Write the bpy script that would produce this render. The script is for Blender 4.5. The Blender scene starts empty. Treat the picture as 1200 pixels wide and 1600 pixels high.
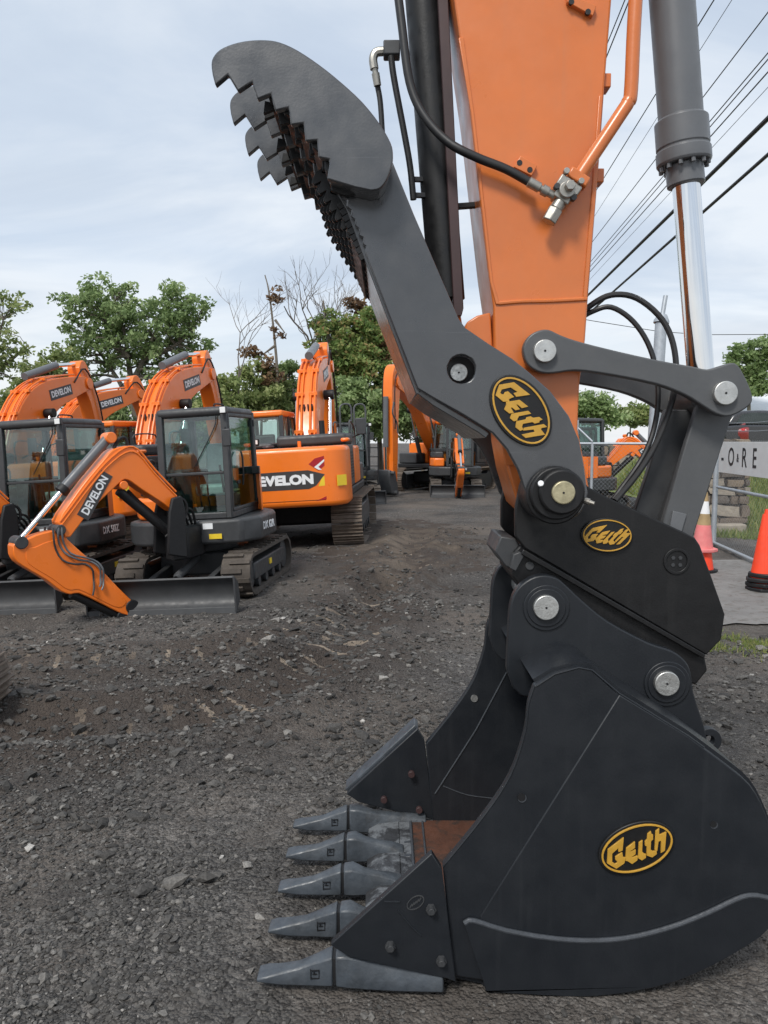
import bpy, bmesh, math, random
import numpy as np
from mathutils import Vector, Matrix
from mathutils.geometry import tessellate_polygon
R = math.radians
random.seed(7)
rng = np.random.default_rng(7)
scene = bpy.context.scene
COL = scene.collection

# ---------------------------------------------------------------- camera
CAM_H, FPX, HOR = 2.0, 1200.0, 690.0
PITCH = math.atan((800.0 - HOR) / FPX)
cam_data = bpy.data.cameras.new('camera')
cam_data.sensor_fit = 'HORIZONTAL'
cam_data.sensor_width = 36.0
cam_data.lens = 36.0
cam_data.clip_start = 0.05
cam_data.clip_end = 2000.0
cam = bpy.data.objects.new('camera', cam_data)
COL.objects.link(cam)
cam.location = (0, 0, CAM_H)
cam.rotation_euler = (R(90) - PITCH, 0, 0)
scene.camera = cam

# ---------------------------------------------------------------- world: hazy sky with a broken cloud sheet
SUN_EL, SUN_AZ = 48.0, 205.0        # azimuth clockwise from +Y: behind the camera, a little to the left
world = bpy.data.worlds.new('World')
scene.world = world
world.use_nodes = True
wn, wl = world.node_tree.nodes, world.node_tree.links
wn.clear()
w_out = wn.new('ShaderNodeOutputWorld')
w_bg = wn.new('ShaderNodeBackground')
w_bg.inputs['Strength'].default_value = 0.1
sky = wn.new('ShaderNodeTexSky')
sky.sky_type = 'NISHITA'
sky.sun_disc = False
sky.sun_elevation = R(SUN_EL)
sky.sun_rotation = R(SUN_AZ)
sky.air_density = 1.0
sky.dust_density = 2.0
tc = wn.new('ShaderNodeTexCoord')
sep = wn.new('ShaderNodeSeparateXYZ')
wl.new(tc.outputs['Generated'], sep.inputs[0])
def wmath(op, a, b=None):
    n = wn.new('ShaderNodeMath'); n.operation = op
    for i, s in enumerate((a, b)):
        if s is None: continue
        if isinstance(s, (int, float)): n.inputs[i].default_value = s
        else: wl.new(s, n.inputs[i])
    return n.outputs[0]
zz = wmath('ADD', wmath('MAXIMUM', sep.outputs['Z'], 0.0), 0.16)
cx = wmath('DIVIDE', sep.outputs['X'], zz)
cy = wmath('DIVIDE', sep.outputs['Y'], zz)
comb = wn.new('ShaderNodeCombineXYZ')
wl.new(wmath('MULTIPLY', cx, 0.55), comb.inputs[0]); wl.new(cy, comb.inputs[1])
def wnoise(scale, detail, dist, offs):
    mp = wn.new('ShaderNodeMapping'); mp.inputs['Location'].default_value = offs
    wl.new(comb.outputs[0], mp.inputs[0])
    n = wn.new('ShaderNodeTexNoise'); n.inputs['Scale'].default_value = scale
    n.inputs['Detail'].default_value = detail; n.inputs['Roughness'].default_value = 0.55
    n.inputs['Distortion'].default_value = dist
    wl.new(mp.outputs[0], n.inputs['Vector'])
    return n.outputs['Fac']
def wramp(src, stops):
    r = wn.new('ShaderNodeValToRGB'); wl.new(src, r.inputs[0])
    el = r.color_ramp.elements
    while len(el) < len(stops): el.new(0.5)
    for e, (p, c) in zip(el, stops): e.position = p; e.color = (*c, 1)
    return r.outputs[0]
cover = wramp(wnoise(0.9, 7.0, 0.35, (3.1, 0.4, 0)), [(0.30, (0.78,)*3), (0.62, (1.0,)*3)])
tone = wramp(wnoise(1.25, 8.0, 0.6, (7.3, 2.2, 1.0)), [(0.28, (2.75, 3.2, 3.9)), (0.45, (3.4, 3.85, 4.45)), (0.60, (4.4, 4.7, 5.05))])
hz_f = wn.new('ShaderNodeMapRange'); hz_f.interpolation_type = 'SMOOTHSTEP'; wl.new(sep.outputs['Z'], hz_f.inputs[0])
for _i, _v in enumerate((0.0, 0.22, 0.8, 0.0)): hz_f.inputs[_i + 1].default_value = _v
hmix = wn.new('ShaderNodeMix'); hmix.data_type = 'RGBA'; wl.new(hz_f.outputs[0], hmix.inputs[0]); wl.new(tone, hmix.inputs[6]); hmix.inputs[7].default_value = (4.9, 4.95, 5.0, 1)
tone = hmix.outputs[2]
wmix = wn.new('ShaderNodeMix'); wmix.data_type = 'RGBA'
wl.new(cover, wmix.inputs[0]); wl.new(sky.outputs[0], wmix.inputs[6]); wl.new(tone, wmix.inputs[7])
wl.new(wmix.outputs[2], w_bg.inputs['Color'])
wl.new(w_bg.outputs[0], w_out.inputs[0])

# ---------------------------------------------------------------- sun behind thin cloud
sun_data = bpy.data.lights.new('sun', 'SUN')
sun_data.energy = 1.5
sun_data.angle = R(13)
sun_data.color = (1.0, 0.965, 0.91)
sun = bpy.data.objects.new('sun', sun_data)
COL.objects.link(sun)
_sd = Vector((math.sin(R(SUN_AZ)) * math.cos(R(SUN_EL)), math.cos(R(SUN_AZ)) * math.cos(R(SUN_EL)), math.sin(R(SUN_EL))))
sun.rotation_euler = _sd.to_track_quat('Z', 'Y').to_euler()
sun.location = _sd * 50

scene.view_settings.view_transform = 'Standard'
scene.view_settings.look = 'None'
scene.view_settings.exposure = 0.95
scene.view_settings.gamma = 1.0
scene.view_settings.use_curve_mapping = False
scene.cycles.max_bounces = 5
scene.cycles.diffuse_bounces = 3
scene.cycles.glossy_bounces = 3
scene.cycles.transmission_bounces = 4
scene.cycles.transparent_max_bounces = 8
scene.cycles.use_denoising = True

# ---------------------------------------------------------------- helpers
CP, SP = math.cos(PITCH), math.sin(PITCH)
def ray(px, py):
    u, v = (px - 600) / FPX, (800 - py) / FPX
    return Vector((u, CP + v * SP, -SP + v * CP))
def at(px, py, Y):
    d = ray(px, py)
    return Vector((0, 0, CAM_H)) + d * (Y / d.y)
def P(px, py, Y):
    p = at(px, py, Y); return (p.x, p.z)
def PL(pts, Y): return [P(a, b, Y) for a, b in pts]
def crop(x0, y0, s, pts): return [(x0 + a / s, y0 + b / s) for a, b in pts]
def cat(pts, n=4, closed=False):
    pts = [Vector(p) for p in pts]; out = []; m = len(pts)
    for i in range(m if closed else m - 1):
        p0 = pts[(i - 1) % m] if closed or i > 0 else pts[0] * 2 - pts[1]
        p1, p2 = pts[i], pts[(i + 1) % m]
        p3 = pts[(i + 2) % m] if closed or i + 2 < m else p2 * 2 - p1
        for k in range(n):
            t = k / n
            out.append(0.5 * ((2 * p1) + (p2 - p0) * t + (2 * p0 - 5 * p1 + 4 * p2 - p3) * t * t + (3 * p1 - p0 - 3 * p2 + p3) * t ** 3))
    if not closed: out.append(pts[-1])
    return [tuple(p) for p in out]
def circle(cx, cy, r, n=24, a0=0.0, a1=360.0, close=True):
    m = n if close else n + 1
    return [(cx + r * math.cos(R(a0 + (a1 - a0) * i / n)), cy + r * math.sin(R(a0 + (a1 - a0) * i / n))) for i in range(m)]
OFF = Vector((0, 0, 0))
class MB:
    def __init__(s): s.v, s.f = [], []
    def add(s, vs, fs):
        b = len(s.v); s.v += [tuple(q) for q in vs]; s.f += [tuple(b + i for i in f) for f in fs]; return s
    def prism(s, poly, y0, y1):                    # outline in x,z pushed through y
        n = len(poly)
        vs = [(a, y0, b) for a, b in poly] + [(a, y1, b) for a, b in poly]
        return s.add(vs, [tuple(range(n)), tuple(range(2 * n - 1, n - 1, -1))] + [(i, i + n, (i + 1) % n + n, (i + 1) % n) for i in range(n)])
    def prism_hole(s, poly, hc, r, y0, y1, n=20):
        area = sum(poly[k][0] * poly[(k + 1) % len(poly)][1] - poly[(k + 1) % len(poly)][0] * poly[k][1] for k in range(len(poly)))
        hole = circle(hc[0], hc[1], r, n)
        if area > 0: hole = hole[::-1]
        tris = tessellate_polygon([[Vector((a, b, 0)) for a, b in poly], [Vector((a, b, 0)) for a, b in hole]])
        pts = list(poly) + hole; m, N = len(poly), len(poly) + n
        vs = [(a, y0, b) for a, b in pts] + [(a, y1, b) for a, b in pts]
        fs = [tuple(t) for t in tris] + [tuple(i + N for i in t[::-1]) for t in tris]
        fs += [(i, i + N, (i + 1) % m + N, (i + 1) % m) for i in range(m)]
        fs += [(m + i, m + i + N, m + (i + 1) % n + N, m + (i + 1) % n) for i in range(n)]
        return s.add(vs, fs)
    def vprism(s, poly, z0, z1):                   # outline in x,y pushed through z
        n = len(poly)
        vs = [(a, b, z0) for a, b in poly] + [(a, b, z1) for a, b in poly]
        return s.add(vs, [tuple(range(n)), tuple(range(2 * n - 1, n - 1, -1))] + [(i, i + n, (i + 1) % n + n, (i + 1) % n) for i in range(n)])
    def strip(s, path, th, y0, y1):                # a bent sheet: path in x,z, thickness th, pushed through y
        pts = [Vector(p) for p in path]; L, Rr = [], []
        for i, p in enumerate(pts):
            t = (pts[min(i + 1, len(pts) - 1)] - pts[max(i - 1, 0)]).normalized()
            nn = Vector((-t.y, t.x)) * th / 2
            L.append(tuple(p + nn)); Rr.append(tuple(p - nn))
        return s.prism(L + Rr[::-1], y0, y1)
    def box(s, c, size, m=None):
        x, y, z = (d / 2 for d in size); c = Vector(c)
        vs = [Vector((i * x, j * y, k * z)) for i in (-1, 1) for j in (-1, 1) for k in (-1, 1)]
        if m is not None: vs = [m @ q for q in vs]
        return s.add([q + c for q in vs], [(0, 1, 3, 2), (4, 6, 7, 5), (0, 4, 5, 1), (2, 3, 7, 6), (0, 2, 6, 4), (1, 5, 7, 3)])
    def bx(s, x0, x1, y0, y1, z0, z1): return s.box(((x0 + x1) / 2, (y0 + y1) / 2, (z0 + z1) / 2), (x1 - x0, y1 - y0, z1 - z0))
    def beam(s, a, b, w, h):                       # box bar from a to b
        a, b = Vector(a), Vector(b); d = b - a
        return s.box((a + b) / 2, (d.length, w, h), d.to_track_quat('X', 'Z').to_matrix())
    def cyl(s, a, b, r, n=16, r2=None):
        a, b = Vector(a), Vector(b); q = (b - a).to_track_quat('Z', 'Y'); r2 = r if r2 is None else r2
        vs = []
        for c, rr in ((a, r), (b, r2)):
            for i in range(n):
                t = 2 * math.pi * i / n
                vs.append(c + q @ Vector((rr * math.cos(t), rr * math.sin(t), 0)))
        return s.add(vs, [tuple(range(n - 1, -1, -1)), tuple(range(n, 2 * n))] + [(i, (i + 1) % n, (i + 1) % n + n, i + n) for i in range(n)])
    def lathe(s, a, b, prof, n=20):                # prof: (fraction along a-b or metres, radius)
        a, b = Vector(a), Vector(b); d = (b - a); q = d.to_track_quat('Z', 'Y'); vs, fs = [], []
        for t, rr in prof:
            for i in range(n):
                u = 2 * math.pi * i / n
                vs.append(a + d * t + q @ Vector((rr * math.cos(u), rr * math.sin(u), 0)))
        m = len(prof)
        for k in range(m - 1):
            for i in range(n): fs.append((k * n + i, k * n + (i + 1) % n, (k + 1) * n + (i + 1) % n, (k + 1) * n + i))
        fs += [tuple(range(n - 1, -1, -1)), tuple(range((m - 1) * n, m * n))]
        return s.add(vs, fs)
    def tube(s, pts, r, n=8):
        pts = [Vector(p) for p in pts]; m = len(pts); vs, fs = [], []
        rr = r if isinstance(r, (list, tuple)) else [r] * m
        up = Vector((0.31, 0.2, 0.93))
        for k, p in enumerate(pts):
            t = (pts[min(k + 1, m - 1)] - pts[max(k - 1, 0)]).normalized()
            e1 = up - t * up.dot(t)
            if e1.length < 1e-3: e1 = Vector((1, 0, 0)) - t * t.x
            e1.normalize(); e2 = t.cross(e1); up = e1
            for i in range(n):
                a = 2 * math.pi * i / n
                vs.append(p + (e1 * math.cos(a) + e2 * math.sin(a)) * rr[k])
        for k in range(m - 1):
            for i in range(n): fs.append((k * n + i, k * n + (i + 1) % n, (k + 1) * n + (i + 1) % n, (k + 1) * n + i))
        fs += [tuple(range(n - 1, -1, -1)), tuple(range((m - 1) * n, m * n))]
        return s.add(vs, fs)
    def ring(s, outer, inner, y0, y1):
        n = len(outer)
        vs = [(a, y0, b) for a, b in outer] + [(a, y1, b) for a, b in outer] + [(a, y0, b) for a, b in inner] + [(a, y1, b) for a, b in inner]
        fs = []
        for i in range(n):
            j = (i + 1) % n
            fs += [(i, j, j + n, i + n), (2 * n + i, 3 * n + i, 3 * n + j, 2 * n + j), (i, 2 * n + i, 2 * n + j, j), (i + n, j + n, 3 * n + j, 3 * n + i)]
        return s.add(vs, fs)
    def xf(s, m):
        s.v = [tuple(m @ Vector(q)) for q in s.v]; return s
    def build(s, name, material, parent=None, bevel=0.0, seg=2, smooth=35, recalc=True):
        me = bpy.data.meshes.new(name)
        ox, oy, oz = OFF
        me.from_pydata([(a - ox, b - oy, c - oz) for a, b, c in s.v], [], s.f)
        if recalc:
            bm = bmesh.new(); bm.from_mesh(me)
            bmesh.ops.recalc_face_normals(bm, faces=bm.faces)
            bm.to_mesh(me); bm.free()
        if smooth:
            me.polygons.foreach_set('use_smooth', [True] * len(me.polygons))
            me.set_sharp_from_angle(angle=R(smooth))
        me.materials.append(material)
        o = bpy.data.objects.new(name, me); COL.objects.link(o)
        if parent is not None: o.parent = parent
        if bevel:
            b = o.modifiers.new('bevel', 'BEVEL'); b.width = bevel; b.segments = seg
            b.limit_method = 'ANGLE'; b.angle_limit = R(32); b.harden_normals = False
        return o
def tag(o, label=None, cat=None, group=None, kind=None):
    if label: o['label'] = label
    if cat: o['category'] = cat
    if group: o['group'] = group
    if kind: o['kind'] = kind
    return o
def empty(name, loc=(0, 0, 0), rz=0.0):
    o = bpy.data.objects.new(name, None); COL.objects.link(o)
    o.location = loc; o.rotation_euler = (0, 0, rz); o.empty_display_size = 0.2
    return o
def dup(o, parent=None, matrix=None):
    c = o.copy(); COL.objects.link(c); c.parent = parent
    if matrix is not None: c.matrix_local = matrix
    return c
def mesh_np(name, verts, faces, material, tint=None, smooth=False):
    """verts (n,3), faces (m,k) with k = 3 or 4, tint per face."""
    me = bpy.data.meshes.new(name); n, (m, k) = len(verts), faces.shape
    me.vertices.add(n); me.vertices.foreach_set('co', np.ascontiguousarray(verts, dtype=np.float32).ravel())
    me.loops.add(m * k); me.loops.foreach_set('vertex_index', np.ascontiguousarray(faces, dtype=np.int32).ravel())
    me.polygons.add(m); me.polygons.foreach_set('loop_start', np.arange(0, m * k, k, dtype=np.int32))
    me.polygons.foreach_set('use_smooth', np.full(m, smooth))
    me.update(calc_edges=True)
    if tint is not None:
        a = me.attributes.new('tint', 'FLOAT', 'FACE'); a.data.foreach_set('value', np.asarray(tint, dtype=np.float32))
    me.materials.append(material)
    o = bpy.data.objects.new(name, me); COL.objects.link(o)
    return o
TXT = {}
def text(name, s, size, material, mtx, parent, bold=0.0, ex=0.002, sx=1.0):
    key = (s, size, bold, ex, material.name)
    if key not in TXT:
        c = bpy.data.curves.new(name, 'FONT'); c.body = s; c.size = size; c.extrude = ex; c.offset = bold
        c.align_x = 'CENTER'; c.align_y = 'CENTER'; c.resolution_u = 3
        t = bpy.data.objects.new('tmp', c); COL.objects.link(t)
        bpy.context.view_layer.update()
        me = bpy.data.meshes.new_from_object(t.evaluated_get(bpy.context.evaluated_depsgraph_get()))
        bpy.data.objects.remove(t); me.materials.clear(); me.materials.append(material); TXT[key] = me
    o = bpy.data.objects.new(name, TXT[key]); COL.objects.link(o); o.parent = parent
    o.matrix_local = mtx @ Matrix.Diagonal((sx, 1, 1, 1))
    return o

# ---------------------------------------------------------------- materials
def nodes_of(name):
    m = bpy.data.materials.new(name); m.use_nodes = True
    nt = m.node_tree; bs = nt.nodes['Principled BSDF']
    return m, nt, bs
def nd(nt, kind, **kw):
    n = nt.nodes.new(kind)
    for k, v in kw.items():
        if k in n.inputs: n.inputs[k].default_value = v
        else: setattr(n, k, v)
    return n
def mapr(nt, src, a, b, c, d):
    n = nd(nt, 'ShaderNodeMapRange'); n.inputs[1].default_value = a; n.inputs[2].default_value = b
    n.inputs[3].default_value = c; n.inputs[4].default_value = d
    nt.links.new(src, n.inputs[0]); return n.outputs[0]
def mixc(nt, fac, a, b, blend='MIX'):
    n = nd(nt, 'ShaderNodeMix'); n.data_type = 'RGBA'; n.blend_type = blend
    for s, i in ((fac, 0), (a, 6), (b, 7)):
        if isinstance(s, (int, float)): n.inputs[i].default_value = s
        elif isinstance(s, tuple): n.inputs[i].default_value = (*s[:3], 1)
        else: nt.links.new(s, n.inputs[i])
    return n.outputs[2]
def mat(name, col, rough=0.5, metal=0.0, var=0.12, vs=5.0, rv=0.1, bump=0.0, bs=80.0, dust=0.0, dustcol=(0.22, 0.2, 0.175),
        streak=0.0, scratch=0.0, coat=0.0, spec=0.5, patch=None, patch_amt=0.0):
    m, nt, b = nodes_of(name); L = nt.links.new
    t = nd(nt, 'ShaderNodeTexCoord')
    n1 = nd(nt, 'ShaderNodeTexNoise', Scale=vs, Detail=7.0, Roughness=0.62); L(t.outputs['Object'], n1.inputs['Vector'])
    k = mapr(nt, n1.outputs['Fac'], 0.3, 0.7, 1 - var, 1 + var)
    cc = nd(nt, 'ShaderNodeCombineColor')
    for i in range(3): L(k, cc.inputs[i])
    c = mixc(nt, 1.0, tuple(col), cc.outputs[0], 'MULTIPLY')
    if patch is not None:
        n4 = nd(nt, 'ShaderNodeTexNoise', Scale=7.0, Detail=8.0, Roughness=0.7, Distortion=0.4); L(t.outputs['Object'], n4.inputs['Vector'])
        c = mixc(nt, mapr(nt, n4.outputs['Fac'], 0.62 - patch_amt * 0.3, 0.70 - patch_amt * 0.25, 0, 0.85), c, patch)
    if streak:
        mp = nd(nt, 'ShaderNodeMapping'); mp.inputs['Scale'].default_value = (26, 26, 1.1); L(t.outputs['Object'], mp.inputs[0])
        n2 = nd(nt, 'ShaderNodeTexNoise', Scale=1.0, Detail=5.0, Roughness=0.6); L(mp.outputs[0], n2.inputs['Vector'])
        c = mixc(nt, mapr(nt, n2.outputs['Fac'], 0.56, 0.78, 0, streak), c, dustcol)
    if scratch:
        mp = nd(nt, 'ShaderNodeMapping'); mp.inputs['Scale'].default_value = (3, 3, 120); mp.inputs['Rotation'].default_value = (0.0, 0.7, 0.3); L(t.outputs['Object'], mp.inputs[0])
        n5 = nd(nt, 'ShaderNodeTexNoise', Scale=1.0, Detail=2.0); L(mp.outputs[0], n5.inputs['Vector'])
        c = mixc(nt, mapr(nt, n5.outputs['Fac'], 0.70, 0.76, 0, scratch), c, (0.3, 0.3, 0.31))
    if dust:
        g = nd(nt, 'ShaderNodeNewGeometry'); s = nd(nt, 'ShaderNodeSeparateXYZ'); L(g.outputs['Normal'], s.inputs[0])
        n3 = nd(nt, 'ShaderNodeTexNoise', Scale=14.0, Detail=8.0, Roughness=0.7); L(t.outputs['Object'], n3.inputs['Vector'])
        f = nd(nt, 'ShaderNodeMath', operation='MULTIPLY'); L(mapr(nt, s.outputs['Z'], -0.5, 0.9, 0.15, 1.0), f.inputs[0])
        L(mapr(nt, n3.outputs['Fac'], 0.35, 0.75, 0.0, dust), f.inputs[1])
        c = mixc(nt, f.outputs[0], c, dustcol)
    L(c, b.inputs['Base Color'])
    nr = nd(nt, 'ShaderNodeTexNoise', Scale=vs * 3.3, Detail=6.0); L(t.outputs['Object'], nr.inputs['Vector'])
    L(mapr(nt, nr.outputs['Fac'], 0.3, 0.7, max(rough - rv, 0.03), min(rough + rv, 1)), b.inputs['Roughness'])
    b.inputs['Metallic'].default_value = metal
    b.inputs['Specular IOR Level'].default_value = spec
    b.inputs['Coat Weight'].default_value = coat
    b.inputs['Coat Roughness'].default_value = 0.2
    if bump:
        nb = nd(nt, 'ShaderNodeTexNoise', Scale=bs, Detail=4.0); L(t.outputs['Object'], nb.inputs['Vector'])
        bp = nd(nt, 'ShaderNodeBump', Strength=bump, Distance=0.01); L(nb.outputs['Fac'], bp.inputs['Height']); L(bp.outputs[0], b.inputs['Normal'])
    return m
def glass_mat(name, tintc, gloss=0.12):
    m, nt, b = nodes_of(name); L = nt.links.new; nt.nodes.remove(b)
    out = nt.nodes['Material Output']
    tr = nd(nt, 'ShaderNodeBsdfTransparent'); tr.inputs[0].default_value = (*tintc, 1)
    gl = nd(nt, 'ShaderNodeBsdfGlossy'); gl.inputs['Roughness'].default_value = 0.03; gl.inputs[0].default_value = (0.95, 0.97, 1, 1)
    lw = nd(nt, 'ShaderNodeLayerWeight'); fc = nd(nt, 'ShaderNodeMath', operation='POWER'); L(lw.outputs['Facing'], fc.inputs[0]); fc.inputs[1].default_value = 4.0
    f5 = nd(nt, 'ShaderNodeMath', operation='MULTIPLY_ADD'); L(fc.outputs[0], f5.inputs[0]); f5.inputs[1].default_value = 0.6; f5.inputs[2].default_value = 0.025
    n = nd(nt, 'ShaderNodeTexNoise', Scale=2.0, Detail=5.0)
    f = nd(nt, 'ShaderNodeMath', operation='ADD'); L(f5.outputs[0], f.inputs[0]); L(mapr(nt, n.outputs['Fac'], 0.3, 0.8, gloss * 0.4, gloss * 1.3), f.inputs[1])
    mx = nd(nt, 'ShaderNodeMixShader'); L(f.outputs[0], mx.inputs[0]); L(tr.outputs[0], mx.inputs[1]); L(gl.outputs[0], mx.inputs[2])
    L(mx.outputs[0], out.inputs[0]); return m
def tint_mat(name, stops, rough=0.8, spec=0.3, trans=0.0, bump=0.0, gain=1.0):
    stops = [(p, tuple(q * gain for q in c)) for p, c in stops]
    m, nt, b = nodes_of(name); L = nt.links.new
    a = nd(nt, 'ShaderNodeAttribute', attribute_name='tint')
    r = nd(nt, 'ShaderNodeValToRGB'); L(a.outputs['Fac'], r.inputs[0]); el = r.color_ramp.elements
    while len(el) < len(stops): el.new(0.5)
    for e, (p, c) in zip(el, stops): e.position = p; e.color = (*c, 1)
    b.inputs['Roughness'].default_value = rough; b.inputs['Specular IOR Level'].default_value = spec
    col = r.outputs[0]
    if bump:
        t = nd(nt, 'ShaderNodeTexCoord')
        n = nd(nt, 'ShaderNodeTexNoise', Scale=90.0, Detail=5.0); L(t.outputs['Object'], n.inputs['Vector'])
        cc = nd(nt, 'ShaderNodeCombineColor'); k = mapr(nt, n.outputs['Fac'], 0.3, 0.7, 0.65, 1.35)
        for i in range(3): L(k, cc.inputs[i])
        col = mixc(nt, 1.0, col, cc.outputs[0], 'MULTIPLY')
    L(col, b.inputs['Base Color'])
    if trans:
        tl = nd(nt, 'ShaderNodeBsdfTranslucent'); L(col, tl.inputs[0])
        mx = nd(nt, 'ShaderNodeMixShader'); mx.inputs[0].default_value = trans
        L(b.outputs[0], mx.inputs[1]); L(tl.outputs[0], mx.inputs[2]); L(mx.outputs[0], nt.nodes['Material Output'].inputs[0])
    return m
ORANGE = (0.60, 0.155, 0.030)
m_orange = mat('orange_paint', ORANGE, 0.36, var=0.09, vs=2.5, dust=0.16, dustcol=(0.34, 0.2, 0.12), streak=0.10, coat=0.35, bump=0.06, bs=30)
m_orange_far = mat('orange_gloss_paint', (0.86, 0.185, 0.014), 0.36, var=0.05, vs=1.6, dust=0.06, dustcol=(0.45, 0.25, 0.14), coat=0.25)
m_black = mat('black_steel_paint', (0.0068, 0.0068, 0.0074), 0.46, spec=0.4, var=0.08, vs=7, rv=0.12, bump=0.06, bs=140, dust=0.06, dustcol=(0.10, 0.095, 0.09), streak=0.10, scratch=0.0)
m_bucket = mat('bucket_black_paint', (0.0120, 0.0142, 0.0178), 0.43, spec=0.45, var=0.05, vs=3, rv=0.10, bump=0.04, bs=120, dust=0.03, dustcol=(0.11, 0.115, 0.12), streak=0.05, scratch=0.0)
m_thumb = mat('thumb_grey_paint', (0.025, 0.027, 0.031), 0.33, spec=0.8, coat=0.7, var=0.16, vs=4, bump=0.05, bs=120, dust=0.10, dustcol=(0.2, 0.2, 0.2), streak=0.05, scratch=0.06)
m_grey = mat('grey_machine_paint', (0.075, 0.078, 0.082), 0.45, var=0.10, vs=4, bump=0.03, dust=0.15, dustcol=(0.26, 0.25, 0.23))
m_darkgrey = mat('dark_grey_paint', (0.036, 0.038, 0.041), 0.5, var=0.14, vs=4, dust=0.16, dustcol=(0.2, 0.19, 0.175))
m_cyl = mat('cylinder_grey_paint', (0.115, 0.12, 0.128), 0.38, var=0.08, vs=4, dust=0.1, dustcol=(0.3, 0.29, 0.28))
m_chrome = mat('chrome_rod', (0.78, 0.79, 0.8), 0.09, metal=1.0, var=0.03, rv=0.04)
m_pin = mat('bare_pin_steel', (0.52, 0.52, 0.5), 0.42, metal=0.85, var=0.16, vs=30, rv=0.15, bump=0.12, bs=200)
m_brass = mat('greased_pin', (0.46, 0.41, 0.26), 0.4, metal=0.6, var=0.3, vs=22, bump=0.1)
m_zinc = mat('zinc_fitting', (0.36, 0.345, 0.31), 0.42, metal=0.8, var=0.12, vs=40)
m_rubber = mat('black_rubber_hose', (0.014, 0.014, 0.015), 0.5, var=0.15)
m_gold = mat('gold_badge_paint', (0.50, 0.275, 0.035), 0.42, var=0.10, vs=30)
m_tooth = mat('grey_tooth_primer', (0.046, 0.055, 0.066), 0.45, var=0.42, vs=9, rv=0.15, bump=0.2, bs=50, dust=0.35, dustcol=(0.17, 0.18, 0.19), patch=(0.03, 0.033, 0.037), patch_amt=0.2)
m_mark = mat('black_stencil', (0.006, 0.006, 0.007), 0.6)
m_rust = mat('rusty_lip_plate', (0.085, 0.033, 0.018), 0.75, var=0.3, vs=8, bump=0.2, bs=60, patch=(0.03, 0.022, 0.018), patch_amt=0.35)
m_bead = mat('weld_and_glint_bead', (0.050, 0.055, 0.063), 0.42, var=0.2, vs=40, bump=0.2, bs=90)  # paler than the bucket: real welds, and painted glints on the side plate
m_brown = mat('brown_guard_paint', (0.05, 0.026, 0.026), 0.5, var=0.2)
m_trackrub = mat('dusty_rubber_track', (0.058, 0.048, 0.04), 0.85, var=0.25, vs=6, bump=0.2, dust=0.35, dustcol=(0.2, 0.165, 0.13))
m_tracksteel = mat('worn_track_steel', (0.135, 0.105, 0.082), 0.6, metal=0.25, var=0.28, vs=7, bump=0.2, dust=0.4, dustcol=(0.25, 0.205, 0.16))
m_white = mat('white_lettering', (0.78, 0.79, 0.8), 0.5, var=0.04)
m_yellow = mat('yellow_sticker', (0.78, 0.55, 0.03), 0.5, var=0.06)
m_redmark = mat('red_decal', (0.36, 0.012, 0.02), 0.4, var=0.06)
m_bandgrey = mat('charcoal_decal', (0.045, 0.043, 0.044), 0.45, var=0.06)
m_glass = glass_mat('cab_glass', (0.80, 0.88, 0.86), 0.06)
m_glassdark = glass_mat('dark_cab_glass', (0.55, 0.68, 0.65), 0.05)
m_plastic = mat('clear_seat_wrap', (0.62, 0.68, 0.66), 0.35, var=0.2, vs=9, bump=0.6, bs=14)
m_lamp = mat('lamp_lens', (0.75, 0.76, 0.75), 0.2, var=0.05)
m_galv = mat('galvanised_pipe', (0.42, 0.45, 0.48), 0.45, metal=0.5, var=0.12, vs=12)

# ---------------------------------------------------------------- ground
def _hash(ix, iy, seed):
    h = (ix.astype(np.int64) * 374761393 + iy.astype(np.int64) * 668265263 + seed * 1442695041) & 0x7fffffff
    h = ((h ^ (h >> 13)) * 1274126177) & 0x7fffffff
    return ((h ^ (h >> 16)) & 0xffff) / 65535.0
def vnoise(x, y, s, seed):
    x = np.asarray(x, float) / s; y = np.asarray(y, float) / s
    ix, iy = np.floor(x), np.floor(y); fx, fy = x - ix, y - iy
    fx, fy = fx * fx * (3 - 2 * fx), fy * fy * (3 - 2 * fy)
    a, b = _hash(ix, iy, seed), _hash(ix + 1, iy, seed); c, d = _hash(ix, iy + 1, seed), _hash(ix + 1, iy + 1, seed)
    return (a + (b - a) * fx) * (1 - fy) + (c + (d - c) * fx) * fy - 0.5
def sstep(x, a, b):
    t = np.clip((np.asarray(x, float) - a) / (b - a), 0, 1); return t * t * (3 - 2 * t)
RUT = np.array(cat([(-3.6, 4.7), (-2.4, 5.15), (-1.35, 5.5), (-0.7, 6.6), (-0.25, 8.6), (0.1, 11.4), (0.8, 17.0)], 8))
RUT2 = np.array(cat([(-4.2, 6.7), (-2.6, 6.9), (-1.4, 7.4), (-0.6, 8.6), (-0.1, 10.6), (1.2, 14.0)], 8))
def rut(x, y, path):
    d = np.full(np.shape(x), 1e9); s = np.zeros(np.shape(x)); acc = 0.0
    for a, b in zip(path[:-1], path[1:]):
        ab = b - a; L = np.hypot(*ab)
        t = np.clip(((x - a[0]) * ab[0] + (y - a[1]) * ab[1]) / (L * L), 0, 1)
        dd = np.hypot(x - a[0] - t * ab[0], y - a[1] - t * ab[1])
        s = np.where(dd < d, acc + t * L, s); d = np.minimum(d, dd); acc += L
    w = 0.55 + 0.9 * (vnoise(x, y, 0.8, 21) + 0.5)
    g = np.exp(-(d / 0.27) ** 2)
    return w * (-0.085 * g + 0.075 * np.exp(-((d - 0.5) / 0.16) ** 2)) + 0.012 * g * np.sin(s * 2 * math.pi / 0.19)
ROAD_X0, ROAD_Y0, ROAD_Y1 = 3.0, 7.9, 13.4
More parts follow.
